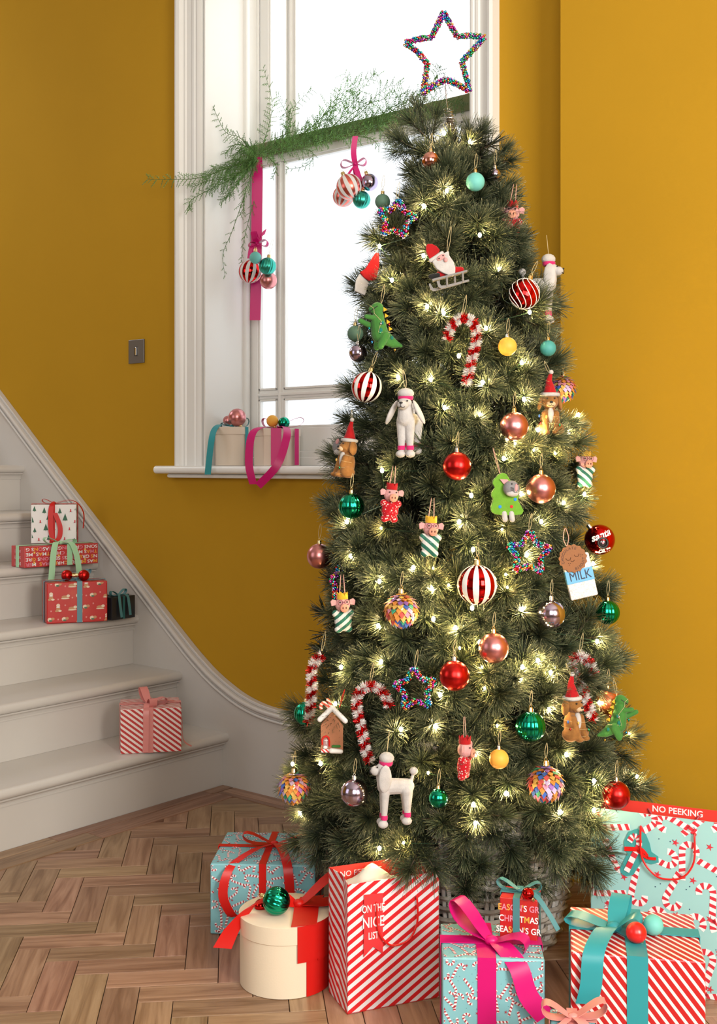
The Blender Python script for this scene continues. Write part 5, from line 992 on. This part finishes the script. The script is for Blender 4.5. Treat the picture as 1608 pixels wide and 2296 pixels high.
# 6 striped present with turquoise ribbon
m_wstr = stripe_mat('red_white_diagonal_wrap', (.50, .010, .012), (.80, .75, .74), .0135, R(38), .62, .35)
g = Gift('wrapped_present', 'large red and white striped present with a turquoise ribbon, front right', 'present', FP(1280, 2135, .24), FP(1582.6, 2157, .24), .215, .24, GP); g.root.location.z = 0; g.box(m_wstr); g.band(rb_teal, .036, .0, .012); h = g.h
bow(g.root, rb_teal, (-.036, -.005, h+.003), [((.95, -.2, 0), .050, .024, .30), ((.25, .95, 0), .075, .022, .40), ((-1, .35, 0), .09, .012, .05)], [([(-.036, -.005, h+.010), (-.055, -.05, h+.020), (-.075, -.108, h+.002), (-.080, -.118, h-.05), (-.088, -.116, h-.085)], (1, .1, 0), .038)], .036, .013)
t6 = (Vector(g.root.location)-Vector((0, CAMY, 0))).dot(FW)
bauble(1427, 2091, 23, 'redball', 'matte bright red bauble on the large striped present', t=2.07, group='baubles decorating the presents', string=0, tilt=150); bauble(1465, 2074, 22.5, 'mint', 'matte mint bauble beside the red one on the large striped present', t=2.106, group='baubles decorating the presents', string=0, tilt=150)
# 7 small aqua present with dusty pink bow at the bottom edge
g = Gift('wrapped_present', 'small aqua present with a dusty pink bow, at the bottom edge between two presents', 'present', at(1236, 2326, 1.905), at(1338, 2326, 1.895), .07, .168, GP); g.root.location.z = 0; g.box(p_aqua); do_print(g.root, g.rects('FTRL'), cane_gen(.030, .8, 12), CANE); g.band(rb_pink, .018, 0, 0); h = g.h
bow(g.root, rb_pink, (0, -.005, h+.002), [((-1, 0, 0), .052, .016, .30), ((1, .1, 0), .056, .016, .42)], [([(0, 0, h+.008), (-.02, -.03, h+.004), (-.045, -.05, h-.01)], (1, .4, 0), .018), ([(0, 0, h+.008), (.018, -.03, h+.006), (.04, -.05, h-.03)], (1, .2, 0), .018)], .024, .009)
# ---- presents on the stairs
GS = 'wrapped presents on the stairs'; Z1, Z3, Z4 = SR, 3*SR, 4*SR
g = Gift('wrapped_present', 'red and white striped present with a dusty pink ribbon on the lowest stair', 'present', FP(270, 1692, Z1), FP(407, 1685, Z1), .165, .142, GS); g.root.location.z = Z1+.0005
m_ps = stripe_mat('small_diagonal_wrap', (.52, .03, .03), (.84, .72, .68), .0138, R(52), .5, .4); g.box(m_ps); g.band(rb_pink, .030, -.008, 0); h = g.h
bow(g.root, rb_pink, (-.006, -.03, h+.002), [((-.25, .9, 0), .07, .018, .5), ((.2, -.5, 0), .038, .020, .2), ((1, .3, 0), .06, .014, .1)], [([(0, -.02, h+.006), (-.012, -.06, h+.01), (-.016, -.086, h-.01), (-.016, -.088, h-.075), (-.018, -.090, h-.138)], (1, 0, 0), .018), ([(.02, 0, h+.006), (.075, .0, h+.003), (.10, -.01, h-.04), (.104, -.03, h-.115), (.13, -.05, h-.135)], (.2, 1, .2), .009)], .026, .010)
g = Gift('wrapped_present', 'red present printed with puppies and tied with a dusty blue ribbon, third stair', 'present', FP(104.5, 1400, Z3), FP(241, 1393, Z3), .12, .142, GS); g.root.location.z = Z3+.0005; gp = g; g.box(p_red, bev=.004)
i_tan = mat('print_tan', (.52, .26, .12), .5); i_cream = mat('print_cream', (.78, .62, .48), .5); i_pk = mat('print_pale_red', (.85, .45, .42), .5); i_dg = mat('print_dark_green', (.05, .16, .08), .5)
def puppy_gen(W, H):
    rd = random.Random(3); out = []; el = lambda cx, cy, rx, ry, m_, l=1, n=12: out.append(([(cx+rx*math.cos(2*PI*k/n), cy+ry*math.sin(2*PI*k/n)) for k in range(n)], m_, l)); s = .040
    for j in range(-1, int(H/s)+2):
        for i in range(-1, int(W/s/1.15)+2):
            cx, cy = (i+.5*(j % 2))*s*1.2+.012, j*s+.012; k = rd.randrange(3)
            if k == 0: el(cx, cy-.004, .007, .009, 0); el(cx, cy+.008, .0065, .006, 1, 2); el(cx-.005, cy-.011, .006, .0035, 0, 2); el(cx+.006, cy-.011, .006, .0035, 1, 2); el(cx, cy+.002, .007, .002, 4, 3)
            elif k == 1: el(cx, cy-.004, .013, .006, 0); el(cx+.010, cy, .006, .005, 1, 2); el(cx, cy-.009, .015, .0022, 1, 3)
            else: el(cx-.004, cy, .008, .007, 1); el(cx+.006, cy+.002, .006, .005, 0, 2); el(cx-.002, cy-.004, .006, .003, 3, 3)
            x, y = cx+s*.6, cy+rd.uniform(-.3, .3)*s
            for a in range(3): a *= PI/3; w_ = .0005; dx, dy = math.cos(a)*.0035, math.sin(a)*.0035; out.append(([(x-dx-dy*.12, y-dy+dx*.12), (x-dx+dy*.12, y-dy-dx*.12), (x+dx+dy*.12, y+dy-dx*.12), (x+dx-dy*.12, y+dy+dx*.12)], 2, 1))
    return out
do_print(g.root, g.rects('FTR'), puppy_gen, [i_tan, i_cream, i_pk, i_dg, i_white]); g.band(rb_blue, .018, .008, 0); h = g.h
bow(g.root, rb_blue, (.008, 0, h+.002), [((-1, .1, 0), .055, .010, .12), ((.8, .5, 0), .060, .014, .45)], [([(0, 0, h+.005), (-.05, -.03, h+.004), (-.083, -.045, h-.04), (-.088, -.05, h-.12)], (.3, 1, 0), .014)], .016, .006)
t_ = (Vector(g.root.location)-Vector((0, CAMY, 0))).dot(FW)
bauble(150, 1290, 12.5, 'red', 'red bauble on the puppy print present, left one of its pair', t=4.052, group='baubles decorating the presents', string=0, tilt=90); bauble(188, 1290, 12.5, 'red', 'red bauble on the puppy print present, right one of its pair', t=4.052, group='baubles decorating the presents', string=0, tilt=-90)
g = Gift('wrapped_present', 'small black present with a dark teal bow, right of the puppy print one', 'present', FP(251, 1392, Z3), FP(303, 1384, Z3), .075, .080, GS); g.root.location.z = Z3+.0005; g.box(p_black, bev=.0015); g.band(rb_dk, .010, 0, 0); h = g.h
bow(g.root, rb_tl2, (0, -.01, h+.002), [((-1, 0, 0), .038, .012, .25), ((1, 0, 0), .038, .012, .35)], [([(0, -.01, h+.005), (-.02, -.035, h+.004), (-.024, -.045, h-.03), (-.018, -.047, h-.072)], (1, 0, 0), .012), ([(0, -.01, h+.005), (.018, -.035, h+.004), (.020, -.045, h-.03), (.024, -.047, h-.068)], (1, 0, 0), .012)], .013, .006)
g = Gift('wrapped_present', 'long flat red lettered present with a mint ribbon on the fourth stair', 'present', FP(55, 1274, Z4), FP(220, 1263, Z4), .10, .075, GS); g.root.location.z = Z4+.0005; gf = g; g.box(mat('berry_red_paper', (.55, .05, .055), .4), bev=.002); i_star = mat('print_yellow', (.85, .55, .12), .5)
def star_gen(W, H): return [([(x+(.0062 if k % 2 == 0 else .0026)*math.cos(PI*k/5-.3), y+(.0062 if k % 2 == 0 else .0026)*math.sin(PI*k/5-.3)) for k in range(10)], 0, 1) for x, y in ((W*.12, H*.2), (W*.12, H*.72), (W*.82, H*.22), (W*.82, H*.74), (W*.45, H*.5))]
do_print(g.root, g.rects('F'), star_gen, [i_star], 'printed_stars')
for k, (t_, x) in enumerate([('MAS MERRY CHRISTMAS  MER', 0), ("NS GREETINGS SEASONS GRE", 0), ('TMAS MERRY CHRISTMAS  ME', 0), ("SONS GREETINGS SEASONS G", 0)]): letters(g.root, t_, .0165, (x, -g.D/2-.0008, .011+.018*k), (PI/2, PI, 0), LC, 1, k, g.W*.97)
for k in range(3): letters(g.root, 'S GREET', .0150, (-g.W/2-.0008, 0, .014+.022*k), (PI/2, PI, -PI/2), LC, .85, k+9)
g.band(rb_mint, .022, .03, 0); h = g.h
bow(g.root, rb_mint, (.0, -.035, h+.003), [((-1, .1, 0), .062, .014, .25), ((1, .2, 0), .070, .012, .06)], [([(0, -.03, h+.006), (-.030, -.058, h+.010), (-.045, -.068, h-.03), (-.055, -.074, h-.10), (-.062, -.078, h-.152)], (1, 0, 0), .024), ([(0, -.03, h+.006), (.03, -.055, h+.008), (.048, -.064, h-.03), (.056, -.070, h-.085), (.056, -.072, h-.11)], (1, 0, 0), .023)], .022, .009)
g = Gift('wrapped_present', 'white present printed with fir trees and skiers, red ribbon, topmost on the stairs', 'present', FP(69.6, 1219, Z4+.0755), FP(171, 1218, Z4+.0755), .085, .143, GS); g.root.location.z = Z4+.0765
g.box(p_white, bev=.002)
def ski_gen(W, H):
    rd = random.Random(8); out = []
    for j in range(4):
        for i in range(6):
            x, y = W*(i+.5*(j % 2)+rd.uniform(-.2, .2))/5.2, H*(j+rd.uniform(.1, .5))/4; k = rd.random(); s = rd.uniform(.010, .016)
            if k < .62: out.append(([(x-s*.6, y), (x+s*.6, y), (x, y+s*1.7)], 0, 1)); out.append(([(x-.0008, y-.003), (x+.0008, y-.003), (x+.0008, y), (x-.0008, y)], 3, 1))
            else: c = rd.choice((1, 2)); out.append(([(x-.0025, y), (x+.0025, y), (x+.0018, y+.010), (x-.0018, y+.010)], c, 1)); out.append(([(x-.006, y-.001), (x+.006, y-.001), (x+.007, y), (x-.005, y)], 3, 1))
    return out
do_print(g.root, g.rects('FTR'), ski_gen, [mat('print_fir', (.03, .13, .07), .5), i_red, mat('print_indigo', (.05, .05, .18), .5), mat('print_twig', (.10, .07, .05), .5)]); g.band(rb_red, .020, -.005, 0); h = g.h
bow(g.root, rb_red, (-.004, -.01, h+.002), [((-1, .1, 0), .042, .010, .25), ((1, .1, 0), .075, .012, .06)], [([(0, -.01, h+.005), (-.004, -.045, h+.004), (-.010, -.052, h-.03), (-.008, -.056, h-.10), (.004, -.058, h-.135), (.022, -.058, h-.12), (.024, -.056, h-.08), (.005, -.052, h-.03)], (1, 0, 0), .018), ([(.01, 0, h+.005), (.07, 0, h+.012), (.105, -.01, h-.03), (.105, -.02, h-.09)], (.3, 1, 0), .010)], .016, .007)
# ---- boxes on the window sill
def sill_round(px, y, r, h, label, m):
    c = on_plane(px, HOR, y); c.z = 1.0985; g = thing('gift_box', label, 'gift box', c, YAW, 'gift boxes on the window sill'); b = MB(); b.lathe([(r-.002, 0), (r, .001), (r, h-.02)], 48); b.build('base', m, g); b = MB(); b.lathe([(r+.002, h-.026), (r+.003, h-.025), (r+.003, h-.001), (r+.001, h)], 48); b.build('lid', m, g); return g, c
g, c = sill_round(521, .045, .059, .134, 'round pale wooden gift box with a turquoise ribbon on the window sill', m_wood2); zt = .1345
bow(g, rb_teal, (.0, -.01, zt), [((1, .3, 0), .060, .022, .30), ((-1, .2, 0), .040, .014, .1)], [([(-.01, -.01, zt+.004), (-.040, -.025, zt+.008), (-.056, -.062, zt-.012), (-.060, -.115, zt-.06), (-.070, -.125, zt-.165)], (1, -.2, 0), .022)], .020, .007)
arcband(.0625, -38, -22, .002, zt, rb_teal, g)
tt = (c-Vector((0, CAMY, 0))).dot(FW); bauble(532, 936, 20, 'rose', 'satin rose bauble on the turquoise ribboned sill box', t=tt-.025, group='baubles on the sill boxes', string=0, tilt=160); bauble(511, 943, 11, 'rose', 'smaller rose bauble tucked behind the rose bauble on the sill', t=tt+.03, group='baubles on the sill boxes', string=0, tilt=100)
c = on_plane(621, HOR, .052); c.z = 1.0985; g = thing('gift_box', 'pale hexagonal gift box with a magenta ribbon on the window sill', 'gift box', c, YAW, 'gift boxes on the window sill'); r = .078; h = .124
hx = lambda r, z0, z1, nm: (lambda b: (b.prism([(r*math.cos(a), r*math.sin(a)) for a in [PI/3*i for i in range(6)]], (0,0,z0), (1,0,0), (0,1,0), (0,0,z1-z0)), b.build(nm, m_wood2, g, smooth=0, bevel=.0012)))(MB())
hx(r, 0, h-.02, 'base'); hx(r+.0025, h-.025, h, 'lid'); zt = h
yb = -(r+.0025)*math.cos(PI/6)-.0012; b = MB(); b.box(-.015, .020, yb-.0008, yb, .002, zt+.001); b.box(-.015, .020, yb, .06, zt+.0005, zt+.0015); b.build('ribbon_band', rb_mag, g, smooth=0); b = MB(); b.box(-.0005, .0005, -.012, .012, .002, zt); o = b.build('ribbon_band', rb_mag, g, smooth=0); o.location = ((r+.003)*math.cos(R(-30))*.99, (r+.003)*math.sin(R(-30))*.9, 0); o.rotation_euler.z = R(-30)
bow(g, rb_mag, (.0, -.01, zt+.001), [((-1, .2, 0), .050, .020, .45), ((1, .1, 0), .092, .020, .28)], [([(-.01, -.02, zt+.004), (-.055, -.065, zt+.002), (-.078, -.105, zt-.03), (-.082, -.135, zt-.12), (-.068, -.135, zt-.185)], (1, -.1, 0), .026), ([(.01, -.02, zt+.004), (.035, -.085, zt+.004), (.042, -.14, zt-.03), (.015, -.18, zt-.12), (-.05, -.16, zt-.19)], [(1, 0, 0), (.7, 0, -.7)], .026)], .026, .008)
tt = (c-Vector((0, CAMY, 0))).dot(FW); bauble(611, 944, 13.5, 'yellow', 'matte yellow bauble on the magenta ribboned sill box', t=tt-.03, group='baubles on the sill boxes', string=0, tilt=160); bauble(637, 948, 13, 'green', 'shiny green bauble on the magenta ribboned sill box', t=tt-.03, group='baubles on the sill boxes', string=0, tilt=160)
# ================================================================ greenery, ribbons and bauble clusters at the window
m_fern = mat('fern_green', (.15, .33, .08), .55, vary=.35, vscale=12); m_fern2 = mat('fern_stem', (.09, .17, .04), .6)
def fern(root, pts, nf, fl, seed, label='fern_spray'):
    rd = random.Random(seed); P_ = smoothpts(pts, 6); b = MB(); b.tube(P_, [.0018*(1-.7*i/len(P_)) for i in range(len(P_))], 4, 1); n = len(P_)
    nf = int(nf*1.35)
    for i in range(nf):
        t = (i+.5)/nf; k = t*(n-1); j = min(int(k), n-2); p = P_[j].lerp(P_[j+1], k-j); d = (P_[j+1]-P_[j]).normalized(); s = 1 if i % 2 else -1
        side = d.cross(Vector((rd.uniform(-.5, .5), -1, rd.uniform(-.5, .5)))).normalized()*s; L_ = fl*(1-.55*t)*rd.uniform(.6, 1.15); e = (side*.85+d*.6+Vector((0, rd.uniform(-.5, .2), -.12))).normalized(); q = p+e*L_+Vector((0,0,-.15*L_)); b.tube([p, p.lerp(q, .5)+Vector((0,0,.05*L_)), q], .0008, 3, 1, cap=False)
        m_ = max(5, int(L_/.0042))
        for a in range(m_):
            u = (a+.6)/m_; c = p.lerp(q, u); s2 = 1 if a % 2 else -1; l2 = min(.019, L_*.40)*(1.05-.7*u); sd = (e.cross(Vector((0, -1, .3))).normalized()*s2*.8+e*.65+Vector((0, rd.uniform(-.35, .35), 0))).normalized(); f_ = c+sd*l2; w_ = Vector((0, .3, 1)).cross(sd).normalized()*.0013; h_ = sd.cross(w_).normalized()*.0006
            b.add([c+w_, c-w_, c+h_, f_+w_*.3, f_-w_*.3, f_+h_*.3], [(0,1,4,3), (1,2,5,4), (2,0,3,5)], 0)
    o = b.build('frond', [m_fern, m_fern2], root, smooth=0); return o
gr = thing('fern_garland', 'feathery green fern garland laid along the window rail', 'garland', on_plane(575, 350, .13)); O = Vector(gr.location)
W = lambda px, py, y: on_plane(px, py, y)-O
rd = random.Random(11)
specs = [ # left reach, over the architrave
 ([(575,352,.10),(520,372,.02),(450,398,-.05),(395,402,-.09),(330,402,-.12)], 34, .055), ([(575,356,.10),(530,395,.03),(480,420,-.03),(430,448,-.06),(425,470,-.07)], 30, .05), ([(575,356,.10),(545,395,.05),(520,430,.0),(495,450,-.02)], 26, .055),
 ([(570,352,.10),(540,310,.06),(505,295,.03),(478,240,.02)], 24, .045), ([(575,350,.1),(555,330,.08),(525,325,.05),(505,345,.03)], 24, .05), ([(575,358,.10),(560,400,.06),(548,440,.05),(545,480,.05)], 22, .045), ([(572,356,.10),(530,370,.02),(490,385,-.03),(455,400,-.05)], 32, .06), ([(575,350,.1),(550,360,.06),(520,390,.03),(500,430,.0)], 28, .055), ([(575,360,.09),(545,382,.03),(500,400,-.02),(470,430,-.04)], 28, .055),
 ([(570,450,.10),(556,500,.10),(545,550,.10),(540,590,.10)], 14, .03), ([(548,440,.05),(520,520,.05),(500,570,.06),(505,620,.06)], 12, .03),
 # upright and rightward on the rail
 ([(580,350,.13),(600,290,.15),(610,230,.15),(590,150,.14)], 24, .05), ([(580,345,.13),(640,300,.14),(660,240,.15),(700,200,.15)], 24, .05), ([(590,345,.14),(650,310,.14),(720,280,.15),(790,230,.15),(840,160,.15)], 34, .065),
 ([(600,345,.14),(680,325,.13),(760,300,.13),(840,270,.13)], 34, .05), ([(700,320,.14),(760,270,.15),(800,210,.15),(770,165,.15)], 26, .065), ([(720,315,.14),(800,260,.15),(860,200,.15),(900,190,.15)], 30, .07), ([(760,305,.14),(850,265,.14),(920,230,.14),(990,180,.14)], 32, .065),
 ([(820,285,.14),(900,262,.13),(980,245,.13),(1040,228,.13)], 30, .055), ([(840,280,.14),(890,240,.15),(950,210,.15),(1010,190,.15)], 26, .06), ([(640,335,.13),(690,290,.14),(740,260,.15),(760,200,.15)], 26, .055), ([(650,332,.11),(700,340,.10),(690,370,.10),(640,380,.10)], 16, .035),
 ([(600,350,.10),(620,375,.10),(610,400,.10)], 12, .03), ([(850,285,.11),(870,310,.11),(880,345,.11)], 16, .035), ([(780,305,.11),(830,310,.10),(850,330,.10)], 14, .03), ([(580,350,.12),(620,310,.12),(680,290,.12),(720,300,.12)], 26, .05), ([(680,320,.13),(740,290,.12),(800,275,.12),(860,255,.12)], 30, .055), ([(900,262,.13),(950,235,.14),(1000,225,.14),(1040,240,.13)], 24, .055)]
specs += [([(575,354,.09),(545,350,.05),(515,372,.01),(480,378,-.02)], 30, .06), ([(575,356,.09),(550,372,.05),(525,402,.02),(512,440,.0)], 30, .055), ([(578,352,.11),(560,330,.10),(540,335,.07),(520,360,.04)], 24, .055), ([(575,360,.09),(520,398,.0),(470,405,-.05),(430,420,-.08)], 30, .05),
 ([(740,312,.13),(790,255,.15),(850,225,.16),(930,215,.16)], 30, .07), ([(650,330,.13),(720,265,.15),(770,225,.16),(830,235,.16)], 30, .065), ([(620,335,.13),(650,290,.15),(640,250,.16),(620,215,.16)], 24, .06), ([(700,322,.13),(730,250,.15),(790,190,.16),(850,170,.16)], 30, .07), ([(800,300,.13),(880,240,.15),(960,200,.16),(985,150,.16)], 28, .07)]
for i, (pts, nf, fl) in enumerate(specs): fern(gr, [W(*p) for p in pts], nf, fl, i)
# ribbon hanging down the left stile, with a bow
def hang_ribbon(px0, y, pts, w, label, loops, tails, rootpx):
    rt = thing('hanging_ribbon', label, 'ribbon', on_plane(rootpx[0], rootpx[1], y), YAW, 'magenta ribbons hanging from the garland'); inv = (Matrix.Translation(rt.location) @ Matrix.Rotation(YAW, 4, 'Z')).inverted(); Lc = lambda p: inv @ on_plane(p[0], p[1], y+(p[2] if len(p) > 2 else 0))
    b = MB(); b.ribbon(smoothpts([Lc(p) for p in pts], 5), (1, 0, 0), w, .0009); b.build('ribbon_strip', rb_mag, rt, smooth=70); return rt, Lc
rt, Lc = hang_ribbon(575, .125, [(576,352), (577,400,-.01), (576,480), (575,560), (574,640), (572,718)], .038, 'long magenta ribbon with a bow hanging left of the window panes', None, None, (575, 545))
c = Lc((577, 548, -.02)); bow(rt, rb_mag, c, [((-.3, -.4, .5), .028, .010, .6), ((1, -.2, 0), .038, .016, .0), ((-1, -.3, 0), .030, .012, -.2)], [([c, c+Vector((-.02, -.005, -.01)), c+Vector((-.028, -.005, -.05))], (1, 0, 0), .014), ([c, c+Vector((.014, -.006, .03)), c+Vector((.03, -.004, .045))], (.3, 0, 1), .02)], .026, .008)
rt2, Lc2 = hang_ribbon(795, .09, [(797,305), (793,340), (797,372), (800,395), (812,420)], .018, 'short magenta ribbon with a bow hanging before the big window pane', None, None, (795, 368))
c = Lc2((797, 370, -.02)); bow(rt2, rb_mag, c, [((-1, -.2, 0), .048, .018, -.05), ((1, -.2, .1), .036, .016, .1)], [([c, c+Vector((-.022, -.004, -.03)), c+Vector((-.032, -.004, -.06))], (1, 0, 0), .009), ([c, c+Vector((.012, -.004, -.04)), c+Vector((.034, -.004, -.075))], (1, 0, 0), .018)], .020, .008)
for (px, py, r, kind, st_, lab, y, tl) in [
 (561, 609, 26, 'redgloss', 'striped', 'red and white striped bauble hanging on the long ribbon', .08, 10), (573, 578, 13.5, 'mint', 'plain', 'small matte mint bauble above the striped one on the long ribbon', .03, 0), (600, 597, 19.5, 'teal_s', 'ribbed', 'seafoam ribbed bauble on the long ribbon', .07, 8), (602, 629, 19.5, 'rose', 'plain', 'satin rose bauble lowest on the long ribbon', .10, 0),
 (770, 440, 24, 'coral', 'striped', 'white striped bauble behind the coral pleated one on the short ribbon', .10, 20), (783, 419, 29, 'coral', 'striped', 'coral pleated bauble on the short ribbon', .04, -25), (829, 409, 19.5, 'lilac', 'plain', 'pearly lilac bauble on the short ribbon', .08, -20), (811, 448, 20, 'teal_s', 'ribbed', 'seafoam ribbed bauble lowest on the short ribbon', .07, 8)]:
    bauble(px, py, r, kind, lab, t=(on_plane(px, py, y)-Vector((0, CAMY, 0))).dot(FW), style=st_, group='baubles hanging at the window', tilt=tl, string=1 if st_ == 'ribbed' else 0)
